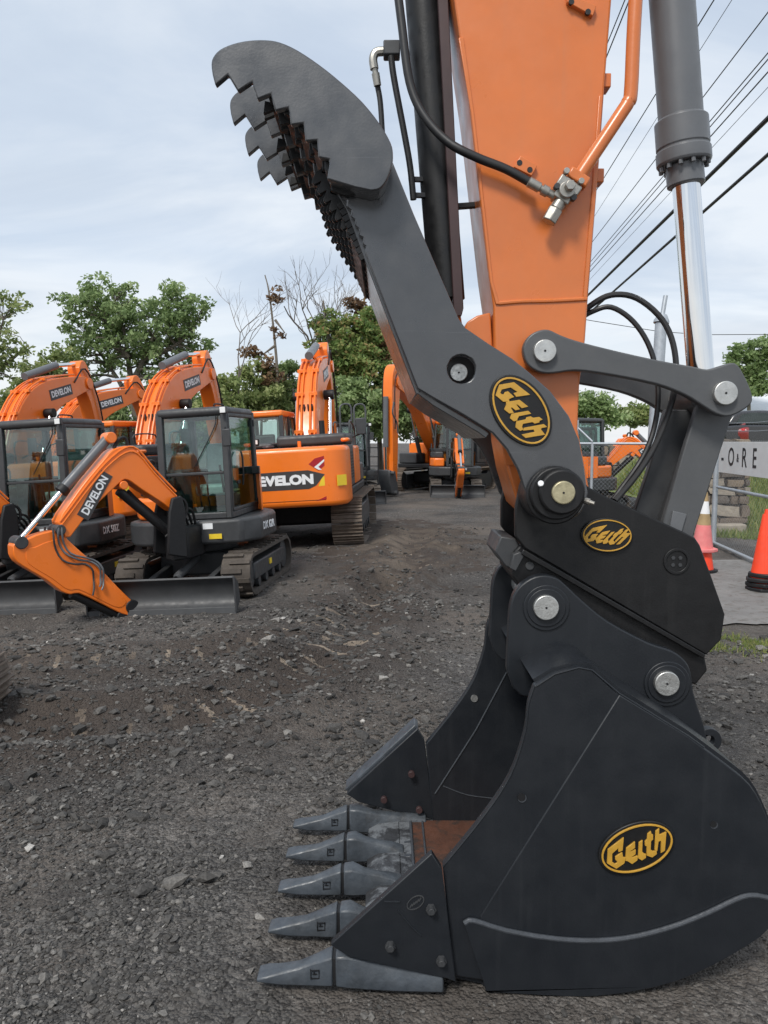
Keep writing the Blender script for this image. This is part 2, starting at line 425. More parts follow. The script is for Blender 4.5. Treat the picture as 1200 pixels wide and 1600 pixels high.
def gh(x, y, fine=True):
    x = np.asarray(x, float); y = np.asarray(y, float)
    h = 0.058 * np.clip(x, -14, 0) * sstep(y, 6.0, 9.5) * (1 - sstep(y, 26.0, 40.0))
    flat = 1 - sstep(y, 26, 40) * 0.8
    h = h + 0.06 * vnoise(x, y, 2.3, 1) * flat + 0.035 * vnoise(x, y, 0.75, 2) * flat
    if fine:
        h = h + 0.032 * vnoise(x, y, 0.21, 3) + 0.022 * vnoise(x, y, 0.085, 4) + 0.010 * vnoise(x, y, 0.035, 5)
        near = 1 - sstep(y, 14, 20)
        h = h + (rut(x, y, RUT) + rut(x, y, RUT2) * 0.8) * near
    pad = np.exp(-(((x - 0.6) / 1.2) ** 4 + ((y - 3.2) / 0.95) ** 4))         # under the bucket
    h = h * (1 - 0.75 * pad) - 0.012 * pad
    rd = sstep(x, ROAD_X0 - 0.5, ROAD_X0 + 0.4) * sstep(y, ROAD_Y0 - 0.5, ROAD_Y0 + 0.3) * (1 - sstep(y, ROAD_Y1 - 0.3, ROAD_Y1 + 0.5))
    h = h * (1 - rd) - 0.02 * rd
    return h
ys = np.concatenate([np.linspace(-6, 2.0, 20), 2.0 * (45 / 2.0) ** (np.linspace(0, 1, 620)[1:]), np.geomspace(48, 900, 24)])
cs = np.linspace(-1, 1, 420)
cs = np.sign(cs) * np.abs(cs) ** 1.15
cs = np.concatenate([[-60, -12, -4, -2, -1.3], cs, [1.3, 2, 4, 12, 60]])
GX = cs[None, :] * (0.85 * np.maximum(ys, 0)[:, None] + 4.0 + sstep(ys, 45, 300)[:, None] * 600)
GY = np.repeat(ys[:, None], len(cs), 1)
GZ = gh(GX, GY)
nv = GX.size; idx = np.arange(nv).reshape(GX.shape)
quads = np.stack([idx[:-1, :-1], idx[:-1, 1:], idx[1:, 1:], idx[1:, :-1]], -1).reshape(-1, 4)

def ground_material():
    m, nt, b = nodes_of('crushed_asphalt_millings'); L = nt.links.new
    g = nd(nt, 'ShaderNodeNewGeometry')
    def noise(s, d=6.0, r=0.6):
        n = nd(nt, 'ShaderNodeTexNoise', Scale=s, Detail=d, Roughness=r); L(g.outputs['Position'], n.inputs['Vector']); return n.outputs['Fac']
    def vor(s):
        n = nd(nt, 'ShaderNodeTexVoronoi', Scale=s); L(g.outputs['Position'], n.inputs['Vector']); return n
    v1, v2 = vor(75.0), vor(33.0)
    def grey(col):
        s = nd(nt, 'ShaderNodeSeparateColor'); L(col, s.inputs[0]); return s.outputs[0]
    c = mixc(nt, mapr(nt, grey(v1.outputs['Color']), 0.0, 1.0, 0, 1), (0.042, 0.039, 0.037), (0.175, 0.165, 0.154))
    c = mixc(nt, mapr(nt, grey(v2.outputs['Color']), 0.80, 0.95, 0, 0.7), c, (0.25, 0.232, 0.213))
    c = mixc(nt, mapr(nt, grey(v1.outputs['Color']), 0.982, 0.992, 0, 0.7), c, (0.3, 0.28, 0.26))
    c = mixc(nt, mapr(nt, noise(0.55), 0.38, 0.66, 0, 0.8), c, (0.045, 0.041, 0.038))
    c = mixc(nt, mapr(nt, noise(0.33, 5), 0.46, 0.66, 0, 0.8), c, (0.18, 0.15, 0.125))
    c = mixc(nt, mapr(nt, noise(2.6), 0.50, 0.75, 0, 0.5), c, (0.125, 0.11, 0.097))
    mp = nd(nt, 'ShaderNodeMapping'); mp.inputs['Scale'].default_value = (0.9, 3.2, 1.0); mp.inputs['Rotation'].default_value = (0, 0, 0.35)
    L(g.outputs['Position'], mp.inputs[0])
    ns = nd(nt, 'ShaderNodeTexNoise', Scale=0.9, Detail=7.0, Roughness=0.65); L(mp.outputs[0], ns.inputs['Vector'])
    c = mixc(nt, mapr(nt, ns.outputs['Fac'], 0.56, 0.70, 0, 0.6), c, (0.052, 0.046, 0.042))
    at_ = nd(nt, 'ShaderNodeAttribute', attribute_name='tint'); sp_ = nd(nt, 'ShaderNodeSeparateXYZ'); 
    c = mixc(nt, mapr(nt, at_.outputs['Fac'], 0.0, 1.0, 0.0, 0.85), c, (0.062, 0.047, 0.038))
    c = mixc(nt, mapr(nt, at_.outputs['Fac'], 1.0, 2.0, 0.0, 0.9), c, (0.34, 0.275, 0.21))
    L(c, b.inputs['Base Color']); b.inputs['Roughness'].default_value = 0.9; b.inputs['Specular IOR Level'].default_value = 0.25
    h = nd(nt, 'ShaderNodeMath', operation='ADD'); L(mapr(nt, v1.outputs['Distance'], 0, 0.8, 1, 0), h.inputs[0]); L(mapr(nt, v2.outputs['Distance'], 0, 0.8, 1.4, 0), h.inputs[1])
    bp = nd(nt, 'ShaderNodeBump', Strength=0.9, Distance=0.012); L(h.outputs[0], bp.inputs['Height'])
    bp2 = nd(nt, 'ShaderNodeBump', Strength=0.6, Distance=0.05); L(noise(9.0, 8.0, 0.7), bp2.inputs['Height']); L(bp.outputs[0], bp2.inputs['Normal'])
    L(bp2.outputs[0], b.inputs['Normal']); return m
m_ground = ground_material()
# turned-up brown earth along the ruts, its dark tone standing in for furrow shade, with pale scrapes left by track grousers
FX = (GX[:-1, :-1] + GX[1:, 1:]).ravel() / 2; FY = (GY[:-1, :-1] + GY[1:, 1:]).ravel() / 2
def near_path(path):
    d = np.full(FX.shape, 1e9); sl = np.zeros(FX.shape); acc = 0.0
    for a, b in zip(path[:-1], path[1:]):
        ab = b - a; L = np.hypot(*ab); t = np.clip(((FX - a[0]) * ab[0] + (FY - a[1]) * ab[1]) / (L * L), 0, 1)
        dd = np.hypot(FX - a[0] - t * ab[0], FY - a[1] - t * ab[1]); sl = np.where(dd < d, acc + t * L, sl); d = np.minimum(d, dd); acc += L
    return d, sl
soil_and_shade = np.zeros(FX.shape)
for pth in (RUT, RUT2):
    d, sl = near_path(pth)
    soil_and_shade = np.maximum(soil_and_shade, np.exp(-(d / 0.95) ** 2) * np.clip(0.95 + 1.6 * vnoise(FX, FY, 0.6, 81), 0, 1))
    scr = (np.abs((sl / 0.34) % 1 - 0.5) < 0.10 + 0.08 * vnoise(FX, FY, 0.07, 82)) & (d < 0.34) & (vnoise(FX, FY, 0.9, 83) > -0.04) & (vnoise(FX, FY, 0.12, 84) > -0.2)
    soil_and_shade = np.where(scr, 1.2 + 0.9 * np.clip(vnoise(FX, FY, 0.15, 85) + 0.4, 0, 1), soil_and_shade)
dry = np.exp(-(((FX - 0.5) / 1.3) ** 2 + ((FY - 14.5) / 3.5) ** 2)) * np.clip(0.45 + vnoise(FX, FY, 0.9, 86) + 0.9 * vnoise(FX, FY, 0.22, 87) + 0.5 * vnoise(FX, FY, 0.08, 88), 0, 1)
soil_and_shade = np.where(dry > 0.12, np.maximum(soil_and_shade * 0.5, 1.0 + dry * 0.55 - 0.066), soil_and_shade)
ground = mesh_np('ground', np.stack([GX, GY, GZ], -1).reshape(-1, 3), quads, m_ground, tint=soil_and_shade, smooth=True)
tag(ground, kind='structure')

# asphalt drive at the gate: its own sheet a few millimetres above the levelled ground
m_asph = mat('worn_grey_asphalt', (0.185, 0.175, 0.165), 0.85, var=0.22, vs=1.6, bump=0.5, bs=90, patch=(0.12, 0.105, 0.09), patch_amt=0.35)
e = [(x, ROAD_Y0 + 0.3 + 0.5 * float(vnoise(x, 3.0, 0.9, 9)) + 0.22 * float(vnoise(x, 7.0, 0.23, 10)) + 0.1 * float(vnoise(x, 5.0, 0.08, 11)), ROAD_Y1 - 0.35 + 0.3 * float(vnoise(x, 9.0, 0.7, 12))) for x in np.concatenate([np.arange(ROAD_X0 + 0.35, 9.0, 0.05), np.arange(9.0, 40.0, 0.8)])]
mb = MB(); n = len(e)
mb.add([(x, y0, 0.0) for x, y0, y1 in e] + [(x, y1, 0.0) for x, y0, y1 in e], [(i, i + 1, i + n + 1, i + n) for i in range(n - 1)])
road = mb.build('road', m_asph, smooth=0, recalc=False); tag(road, kind='structure')

# loose crushed stone
ico = bmesh.new(); bmesh.ops.create_icosphere(ico, subdivisions=1, radius=1.0)
IV = np.array([v.co[:] for v in ico.verts]); IF = np.array([[v.index for v in f.verts] for f in ico.faces]); ico.free()
def rocks(x, y, s, tint, name, material, sink=0.25, seed=3):
    r = np.random.default_rng(seed); n = len(x)
    V = IV[None] * (1 + r.uniform(-0.38, 0.38, (n, len(IV), 1)))
    V = V * np.stack([r.uniform(0.7, 1.35, n), r.uniform(0.6, 1.1, n), r.uniform(0.35, 0.75, n)], -1)[:, None, :]
    a = r.uniform(0, 2 * math.pi, n); ca, sa = np.cos(a)[:, None], np.sin(a)[:, None]
    X, Y, Z = V[..., 0] * ca - V[..., 1] * sa, V[..., 0] * sa + V[..., 1] * ca, V[..., 2]
    tl = r.uniform(-0.5, 0.5, (n, 1)); Z = Z + tl * X * 0.6
    z0 = gh(x, y)
    V = np.stack([X * s[:, None] + x[:, None], Y * s[:, None] + y[:, None], Z * s[:, None] + (z0 + s * sink)[:, None]], -1).reshape(-1, 3)
    F = (IF[None] + (np.arange(n) * len(IV))[:, None, None]).reshape(-1, 3)
    return mesh_np(name, V, F, material, np.repeat(tint, len(IF)))
m_rock = tint_mat('crushed_stone', [(0.0, (0.036, 0.034, 0.032)), (0.45, (0.088, 0.083, 0.077)), (0.8, (0.165, 0.155, 0.142)), (0.95, (0.24, 0.225, 0.205)), (1.0, (0.40, 0.38, 0.35))], 0.85, 0.3, bump=1)
N1, N2, N3 = 46000, 22000, 9000
yy = np.concatenate([2.25 + 2.75 * rng.random(N1) ** 1.15, 5 + 4.5 * rng.random(N2) ** 1.2, 9 + 9 * rng.random(N3) ** 1.3])
xx = rng.uniform(-0.62, 0.62, len(yy)) * yy * 1.05
ss = np.exp(rng.normal(math.log(0.0068), 0.5, len(yy))) * np.clip(yy / 3.6, 0.85, 2.4)
big = rng.random(len(yy)) < 0.012; ss[big] *= 2.3
ss = np.clip(ss, 0.003, 0.05)
keep = ~((xx > -0.42) & (xx < 1.5) & (yy > 2.55) & (yy < 3.95) & (ss > 0.008)) & ~((xx > 0.0) & (xx < 1.5) & (yy > 2.62) & (yy < 3.9))
keep &= ~((xx > ROAD_X0) & (yy > ROAD_Y0) & (yy < ROAD_Y1 + 0.2))
clump = vnoise(xx, yy, 0.55, 31) + 0.5 * vnoise(xx, yy, 1.7, 32)
keep &= rng.random(len(yy)) < np.clip(0.55 + 1.3 * clump, 0.12, 1)
for pth in (RUT, RUT2):                              # pressed flat where tracks have run
    dmin = np.min(np.hypot(xx[:, None] - pth[None, ::2, 0], yy[:, None] - pth[None, ::2, 1]), 1)
    keep &= ~((dmin < 0.36) & (rng.random(len(yy)) < 0.8))
xx, yy, ss = xx[keep], yy[keep], ss[keep]
tt = np.clip(rng.beta(1.5, 2.4, len(yy)) + 0.25 * vnoise(xx, yy, 1.1, 33), 0, 0.96)
tt[rng.random(len(yy)) < 0.003] = 1.0
gravel = rocks(xx, yy, ss, tt, 'gravel', m_rock)
tag(gravel, 'loose dark crushed stone strewn over the yard', 'gravel', kind='stuff')
# clods pushed up along the ruts
k = np.concatenate([RUT[rng.integers(0, 44, 1700)], RUT2[rng.integers(0, 36, 1300)]])
off = rng.normal(0, 0.36, (len(k), 2)); kx, ky = k[:, 0] + off[:, 0], k[:, 1] + off[:, 1]
clods = rocks(kx, ky, np.clip(np.exp(rng.normal(math.log(0.016), 0.55, len(kx))), 0.006, 0.06), np.clip(rng.beta(1.6, 3.4, len(kx)), 0, 0.8), 'rubble', m_rock, 0.15, 5)
tag(clods, 'dark clods and stones heaped along the wheel ruts', 'rubble', kind='stuff')
for j, (px, py, s, t, lab) in enumerate([
        (387, 1355, 0.036, 0.93, 'pale flat stone lying on gravel before the bucket teeth'),
        (358, 1187, 0.034, 0.9, 'tan stone at the foot of the churned rut ridge'),
        (448, 1150, 0.034, 0.86, 'grey stone beside a dark hollow above the rut ridge'),
        (322, 1375, 0.05, 0.3, 'large dark clod of asphalt on gravel before the teeth'),
        (272, 1380, 0.045, 0.62, 'brownish stone next to the large dark asphalt clod')]):
    d = ray(px, py); q = Vector((0, 0, CAM_H)) + d * (-CAM_H / d.z)
    o = rocks(np.array([q.x]), np.array([q.y]), np.array([s]), np.array([t]), 'stone', m_rock, 0.35, 40 + j)
    c_ = Vector((q.x, q.y, float(gh(q.x, q.y))))
    for v in o.data.vertices: v.co = v.co - c_
    o.location = c_
    tag(o, lab, 'stone')

# ================================================================ the excavator in front: stick, thumb, coupler and bucket
ROOT = empty('excavator', (0.7, 3.2, 0.0))
tag(ROOT, 'orange excavator stick with black toothed bucket and raised grey thumb beside the camera', 'excavator')
OFF = Vector(ROOT.location)
def ppr(px_pts, Yref, y0, y1, name, material, parent, bevel=0.004, hole=None, seg=2):
    poly = PL(px_pts, Yref)
    if hole:
        return MB().prism_hole(poly, P(hole[0], hole[1], Yref), hole[2] * Yref / FPX, y0, y1).build(name, material, parent, bevel, seg)
    return MB().prism(poly, y0, y1).build(name, material, parent, bevel, seg)
def disc(px, py, rpx, Yf, Yb, name, material, parent, bevel=0.003, n=28):
    a = at(px, py, Yf); return MB().cyl((a.x, Yf, a.z), (a.x, Yb, a.z), rpx * Yf / FPX, n).build(name, material, parent, bevel)
def pts3(px_pts, Y): return [at(a, b, Y if not isinstance(Y, (list, tuple)) else Y[i]) for i, (a, b) in enumerate(px_pts)]

# ---- badge: oval plaque, gold rim and blackletter name
GL = [[(430, 400), (215, 575), (208, 775), (340, 855), (450, 775), (466, 690), (430, 690), (415, 615), (320, 680), (322, 725), (350, 745), (345, 770), (320, 785), (280, 755), (278, 635), (355, 560), (362, 615), (420, 590)],
      [(585, 460), (468, 555), (460, 740), (490, 742), (555, 785), (628, 730), (630, 665), (555, 690), (550, 680), (600, 640), (600, 575), (525, 610), (530, 595), (590, 550)],
      [(690, 440), (640, 475), (634, 700), (690, 735), (746, 695), (744, 640), (725, 640), (690, 610)],
      [(800, 310), (755, 350), (750, 430), (722, 460), (725, 520), (750, 530), (750, 660), (830, 690), (894, 640), (886, 590), (840, 600), (805, 580), (808, 450), (835, 430), (832, 360), (810, 355)],
      [(915, 270), (865, 310), (860, 580), (898, 600), (912, 460), (945, 450), (945, 630), (1005, 590), (1015, 320), (930, 360), (915, 350)]]
def badge(px, py, semi_px, Y, ang, parent, shear=0.0, ratio=0.63):
    c = P(px, py, Y); s = semi_px * Y / FPX; ca, sa = math.cos(R(ang)), math.sin(R(ang))
    def w(u, v): return (c[0] + s * (u * ca - v * sa), c[1] + s * (u * sa + v * ca))
    def ell(k): return [w(k * math.cos(t), k * ratio * math.sin(t)) for t in np.linspace(0, 2 * math.pi, 41)[:-1]]
    def ell2(d): return [w((1 - d) * math.cos(t), (ratio - d) * math.sin(t)) for t in np.linspace(0, 2 * math.pi, 41)[:-1]]
    pl = MB().prism([w(1.07 * math.cos(t), (ratio + 0.07) * math.sin(t)) for t in np.linspace(0, 2 * math.pi, 41)[:-1]], Y - 0.014, Y + 0.004).build('badge', m_black, parent, 0.003)
    MB().ring(ell2(0.0), ell2(0.05), Y - 0.019, Y - 0.0135).build('badge_rim', m_gold, parent, 0.0008)
    b0 = R(22); mb = MB()
    for i, g in enumerate(GL):
        poly = []
        for a, b in g:
            u, v = (a - 620) / 510, -(b - 565) / 510
            u, v = u * math.cos(b0) + v * math.sin(b0), -u * math.sin(b0) + v * math.cos(b0)   # level the letters
            poly.append(w(u + shear * v, v))
        mb.prism(poly, Y - 0.0195 - 0.0006 * (i % 2), Y - 0.0135)
    mb.build('badge_lettering', m_gold, parent, 0.0008, 1)

# ---- stick
SY0, SY1 = 3.04, 3.36
stick_out = [(598, -700), (710, 0), (733, 158), (762, 417), (771, 479), (772, 545), (785, 690), (793, 735), (810, 792)] + \
    circle(872, 772, 58, 8, 140, 20, close=False)[1:] + [(903, 670), (906, 600), (915, 530), (919, 471), (927, 375), (937, 250), (946, 125), (956, 0), (1012, -700)]
stick = ppr(stick_out, SY0, SY0, SY1, 'stick', m_orange, ROOT, 0.01, seg=3)
# doubler plates and weld seams on the stick
ppr([(724, 60), (741, 180), (770, 440), (781, 476), (774, 476), (765, 440), (736, 180), (716, 60)], SY0, SY0 - 0.008, SY0 + 0.004, 'edge_weld', m_orange, stick, 0.003)
ppr([(941, 150), (931, 300), (917, 466), (910, 466), (924, 300), (935, 150)], SY0, SY0 - 0.007, SY0 + 0.004, 'edge_weld', m_orange, stick, 0.003)
MB().tube(pts3(cat([(779, 474), (815, 471), (860, 470), (917, 467)], 4), SY0 - 0.001), 0.008).build('cross_weld', m_orange, stick)
ppr([(727, 512), (731, 501), (747, 491), (768, 486), (772, 545), (772, 600), (752, 560)], SY0, SY0 + 0.03, SY1 - 0.03, 'thumb_stop', m_orange, stick, 0.006)
ppr([(781, 684), (812, 684), (815, 727), (790, 727)], SY0, SY0 - 0.012, SY0 + 0.01, 'doubler_plate', m_orange, stick, 0.003)
def clamp(pts, holes, y0=SY0 - 0.022):
    o = ppr(pts, SY0, y0, SY0 + 0.01, 'clamp_block', m_orange, stick, 0.003)
    for hx, hy in holes: disc(hx, hy, 4.2, y0 - 0.002, y0 + 0.01, 'bolt_hole', m_mark, stick, 0.0, 12)
clamp([(884, -6), (930, 14), (924, 30), (884, 8)], [(893, 2), (919, 18)])
clamp([(812, 246), (838, 262), (829, 278), (801, 264)], [(812, 254), (828, 265)])
for (x, y) in ((952, 120), (941, 270)):
    a = at(x, y, SY0); MB().box((a.x, SY0 + 0.06, a.z), (0.03, 0.07, 0.052)).build('clamp_block', m_orange, stick, 0.004)
# bucket-cylinder feed pipe, valve block and hose
pipe = MB().tube(pts3(cat([(1060, -700), (1015, -300), (993, 0), (986, 140), (981, 160), (970, 178), (905, 276)], 6), 2.985), 0.0255, 14).build('oil_pipe', m_orange, ROOT)
ppr([(893, 262), (921, 281), (913, 296), (884, 277)], 2.985, 2.96, 3.02, 'pipe_flange', m_orange, ROOT, 0.006)
vb = ppr([(876, 275), (907, 297), (899, 310), (893, 309), (884, 325), (862, 309), (868, 297), (866, 290)], 2.98, 2.945, 3.02, 'valve_block', m_zinc, ROOT, 0.005)
a = at(888, 294, 2.94); MB().cyl((a.x, 2.90, a.z), (a.x, 2.96, a.z), 0.02, 6).build('plug', m_zinc, vb, 0.003)
MB().cyl((a.x - 0.006, 2.925, a.z - 0.008), (a.x - 0.006, 2.96, a.z - 0.008), 0.03, 20).build('collar', m_zinc, vb, 0.003)
p0, p1, p2 = at(876, 315, 2.97), at(868, 327, 2.97), at(857, 347, 2.97)
MB().cyl(p0, p1, 0.024, 16).build('collar', m_zinc, vb, 0.002)
MB().cyl(p1, p2, 0.03, 6).build('hex_nut', m_zinc, vb, 0.004)
for bx_, by_ in ((871, 290), (897, 308), (886, 266), (909, 282)): disc(bx_, by_, 4.6, 2.935, 2.96, 'bolt', m_darkgrey if by_ > 285 else m_zinc, vb, 0.001, 10)
MB().lathe(at(826, 284, 2.96), at(866, 306, 2.97), [(0, .019), (0.42, .019), (0.45, .013), (0.52, .013), (0.53, .02), (0.75, .02), (0.76, .015), (1, .015)], 14).build('hose_fitting', m_zinc, ROOT)
hz = cat([(600, -220), (616, -60), (628, 40), (640, 128), (662, 180), (700, 222), (745, 246), (790, 264), (830, 286)], 5)
MB().tube([at(a, b, 2.99 + 0.07 * min(1, max(0, (720 - a) / 100))) for a, b in hz], 0.0165, 12).build('hose', m_rubber, ROOT)

# ---- bucket cylinder and its rod
cyl_ = empty
ca, cb = at(998, -700, 3.2), at(1050, 5, 3.2)
def axis(px, py): return at(px, py, 3.2)
g0, g1, g2, g3 = axis(1064, 185), axis(1066, 210), axis(1069, 258), axis(1072, 290)
bc = MB().cyl(axis(998, -700), axis(1064, 190), 0.086, 28).build('bucket_cylinder', m_cyl, ROOT)
d_ = (g3 - g0).normalized()
MB().lathe(g0, g2, [(0, .09), (0.06, .103), (0.62, .103), (0.64, .099), (0.68, .099), (0.70, .106), (0.95, .106), (1, .1)], 28).build('gland', m_cyl, bc, 0.002)
MB().cyl(g2, g3, 0.073, 24).build('gland_nose', m_cyl, bc, 0.005)
q = d_.to_track_quat('Z', 'Y')
for i in range(12):
    t = 2 * math.pi * i / 12; c = g2 + q @ Vector((0.09 * math.cos(t), 0.09 * math.sin(t), 0))
    MB().cyl(c - d_ * 0.01, c + d_ * 0.016, 0.009, 6).build('bolt', m_cyl, bc)
MB().cyl(g3 - d_ * 0.03, axis(1096, 598), 0.0535, 28).build('cylinder_rod', m_chrome, ROOT)
_e = at(1135, 614, 2.955); MB().cyl((_e.x, 3.08, _e.z), (_e.x, 3.32, _e.z), 0.085, 24).build('rod_eye', m_grey, ROOT, 0.006)

# ---- H-links and bucket link
link_out = [(820, 560), (818, 542), (826, 526), (840, 517), (857, 515), (875, 523), (900, 532), (950, 545), (1025, 562), (1080, 572), (1105, 577), (1125, 572), (1148, 567), (1162, 584),
            (1176, 618), (1170, 635), (1142, 650), (1120, 647), (1095, 632), (1070, 617), (1025, 600), (950, 585), (900, 579), (865, 583), (845, 582), (828, 573)]
ppr(cat(link_out, 3, True), 2.955, 2.955, 3.0, 'side_link', m_grey, ROOT, 0.006)
ppr(cat(link_out, 3, True), 2.955, 3.40, 3.445, 'side_link', m_grey, ROOT, 0.006)
for px, py, r in ((852, 548, 17.5), (1135, 614, 18.5)): disc(px, py, r, 2.93, 3.46, 'pin', m_pin, ROOT, 0.003); disc(px, py, 1.8, 2.928, 2.95, 'centre_mark', m_mark, ROOT, 0.0, 10)
bl = ppr([(1090, 628), (1146, 640), (1126, 700), (1078, 850), (1028, 838), (1068, 700)], 3.07, 3.06, 3.095, 'bucket_link', m_grey, ROOT, 0.005)
ppr([(1040, 640), (1095, 640), (1072, 700), (1035, 845), (985, 820), (1012, 740)], 3.16, 3.16, 3.2, 'web', m_darkgrey, bl, 0.005)
ppr([(1090, 628), (1146, 640), (1126, 700), (1078, 850), (1028, 838), (1068, 700)], 3.07, 3.30, 3.335, 'flange', m_grey, bl, 0.005)
ppr([(1074, 690), (1080, 706), (1042, 830), (1026, 830)], 3.12, 3.10, 3.30, 'rib', m_darkgrey, bl, 0.004)
ppr([(1051, 798), (1072, 803), (1063, 836), (1044, 830)], 3.055, 3.048, 3.062, 'pad', m_cyl, bl, 0.002)
# hoses looping from the stick down to the coupler
MB().tube([at(a, b, Y) for (a, b), Y in zip(cat([(900, 500), (922, 478), (955, 461), (995, 466), (1035, 500), (1054, 548), (1054, 610), (1030, 682), (1000, 735), (962, 782)], 5),
     np.linspace(3.2, 3.04, 46))], 0.012, 10).build('hose', m_rubber, ROOT)
MB().tube([at(a, b, Y) for (a, b), Y in zip(cat([(900, 502), (925, 487), (955, 480), (990, 503), (1016, 545), (1028, 600), (1024, 660), (1004, 715), (958, 780)], 5),
     np.linspace(3.2, 3.06, 41))], 0.0105, 10).build('hose', m_rubber, ROOT)

# ---- thumb
c4 = lambda pts: crop(330, 60, 4.444, pts)
leaf_top = cat(c4([(8, 250), (0, 180), (12, 128), (60, 75), (150, 35), (260, 12), (380, 8), (480, 25), (600, 80), (750, 180), (900, 300), (1050, 440), (1170, 590), (1245, 720), (1262, 800), (1255, 880), (1215, 990), (1170, 1045), (1110, 1058)]), 3)
leaf_bot = c4([(1000, 1035), (805, 975), (822, 870), (820, 838), (745, 825), (738, 740), (735, 704), (655, 712), (645, 622), (640, 586), (553, 600), (542, 512), (535, 478), (445, 502), (420, 414), (415, 383), (320, 422), (292, 332), (285, 298), (185, 366), (140, 290), (115, 250), (28, 326)])
leaf_out = leaf_top + leaf_bot
LY, TY = 2.715, 2.835
thumb = ppr([(514, 150), (614, 254), (646, 333), (680, 412), (717, 498), (727, 512), (765, 538), (800, 560), (826, 581), (860, 611), (889, 650), (905, 688), (913, 730), (917, 762)]
            + circle(872, 770, 47, 7, 0, 150, close=False) + [(818, 760), (810, 735), (792, 702), (770, 677), (720, 646), (675, 621), (652, 607), (610, 498), (570, 392)]
            + [(572, 384), (566, 380), (568, 370), (560, 366), (561, 356), (554, 351), (555, 342), (548, 337), (549, 328), (541, 322), (542, 312), (534, 306), (530, 290), (470, 205)],
            TY, TY, TY + 0.034, 'thumb', m_thumb, ROOT, 0.005, hole=(721, 577, 22))
far = dup(thumb, ROOT); far.location = (0, 0.80, 0); far.name = 'thumb_arm'
for i, y in enumerate((LY, 3.03, 3.345, 3.655)):
    ppr(leaf_out, LY, y, y + 0.03, 'tine_plate', m_thumb, thumb, 0.005 if i == 0 else 0.003)
# serrated cross bars between the tine plates, and the front cover of the arm
edge = PL(c4([(870, 960), (785, 775), (690, 640), (592, 520), (490, 415), (385, 335)]), LY)
for i in range(len(edge) - 1):
    (x0, z0), (x1, z1) = edge[i], edge[i + 1]
    xm, zm = x0 * 0.45 + x1 * 0.55, z0 * 0.45 + z1 * 0.55
    for y0, y1 in ((LY + 0.03, 3.03), (3.06, 3.345), (3.375, 3.655)):
        MB().prism([(x0 + 0.012, z0 + 0.02), (x0 - 0.012, z0 - 0.004), (xm - 0.02, zm - 0.012), (x1 + 0.0, z1 - 0.01), (x1 + 0.012, z1 + 0.01)], y0, y1).build('cross_bar', m_black, thumb, 0.003)
fr = PL([(655, 614), (613, 503), (572, 396), (545, 322), (533, 300), (528, 293)], TY)
MB().strip(fr, 0.022, TY + 0.034, TY + 0.80).build('front_plate', m_thumb, thumb, 0.003)
MB().strip(PL([(655, 610), (680, 629), (722, 654), (752, 672), (764, 681)], TY), 0.022, TY + 0.034, TY + 0.80).build('front_plate', m_thumb, thumb, 0.003)
for i in range(9):                                  # saw teeth across the front cover
    t = 0.02 + 0.106 * i; a = Vector(fr[2]) * (1 - t) + Vector(fr[4]) * t if t < 1 else Vector(fr[4])
    MB().prism([(a.x - 0.018, a.y - 0.022), (a.x - 0.03, a.y - 0.004), (a.x - 0.004, a.y + 0.016), (a.x + 0.01, a.y - 0.006)], TY + 0.036, TY + 0.798).build('saw_tooth', m_black, thumb, 0.002)
half = c4([(1000, 1000), (905, 1010), (805, 975), (822, 870), (820, 838), (745, 825), (738, 740), (735, 704), (655, 712), (645, 622), (640, 586), (553, 600), (542, 512), (535, 478), (445, 502), (420, 414), (415, 383), (320, 422), (330, 330), (430, 350), (600, 500), (800, 720)])
for dx, y in ((8, 2.80), (-6, 2.90), (10, 3.12), (-4, 3.20), (8, 3.28), (-6, 3.48), (6, 3.57)):
    ppr([(a + dx * 0.4, b + dx * 0.7) for a, b in half], LY, y, y + 0.022, 'serrated_plate', m_black, thumb, 0.002)
sa, sb = Vector(P(*c4([(700, 790)])[0], LY)), Vector(P(584, 420, TY))
sd = (sb - sa).normalized(); sn = Vector((sd.y, -sd.x)); sn = sn if sn.x < 0 else -sn
for j, y in enumerate((2.90, 3.03, 3.14, 3.25, 3.345, 3.47, 3.60)):
    poly = []; nt_ = 11; L_ = (sb - sa).length
    for i in range(nt_):
        dp = 0.036 * (1 - 0.72 * i / nt_); t0 = L_ * i / nt_; t1 = L_ * (i + 0.62) / nt_; t2 = L_ * (i + 0.98) / nt_
        poly += [tuple(sa + sd * t0 + sn * dp * 0.15), tuple(sa + sd * t1 + sn * dp), tuple(sa + sd * t2 + sn * dp * 0.9)]
    poly += [tuple(sb - sn * 0.03), tuple(sa - sn * 0.07)]
    MB().prism(poly, y, y + (0.028 if j in (1, 4) else 0.022)).build('serrated_plate', m_black, thumb, 0.002)
disc(717, 582, 13.5, 2.915, 3.45, 'thumb_pin', m_pin, thumb, 0.002); disc(717, 582, 1.6, 2.913, 2.93, 'centre_mark', m_mark, thumb, 0.0, 8)
disc(719, 580, 24, 2.93, 3.44, 'pin_boss', m_black, thumb, 0.004)
ppr(c4([(812, 968), (1000, 1028), (1110, 1050), (1165, 1038), (1210, 985), (1235, 900), (1150, 870), (900, 890)]), LY, LY + 0.03, TY, 'spacer_block', m_thumb, thumb, 0.004)
badge(813, 642, 57.5, TY, -54, thumb, 0.05)
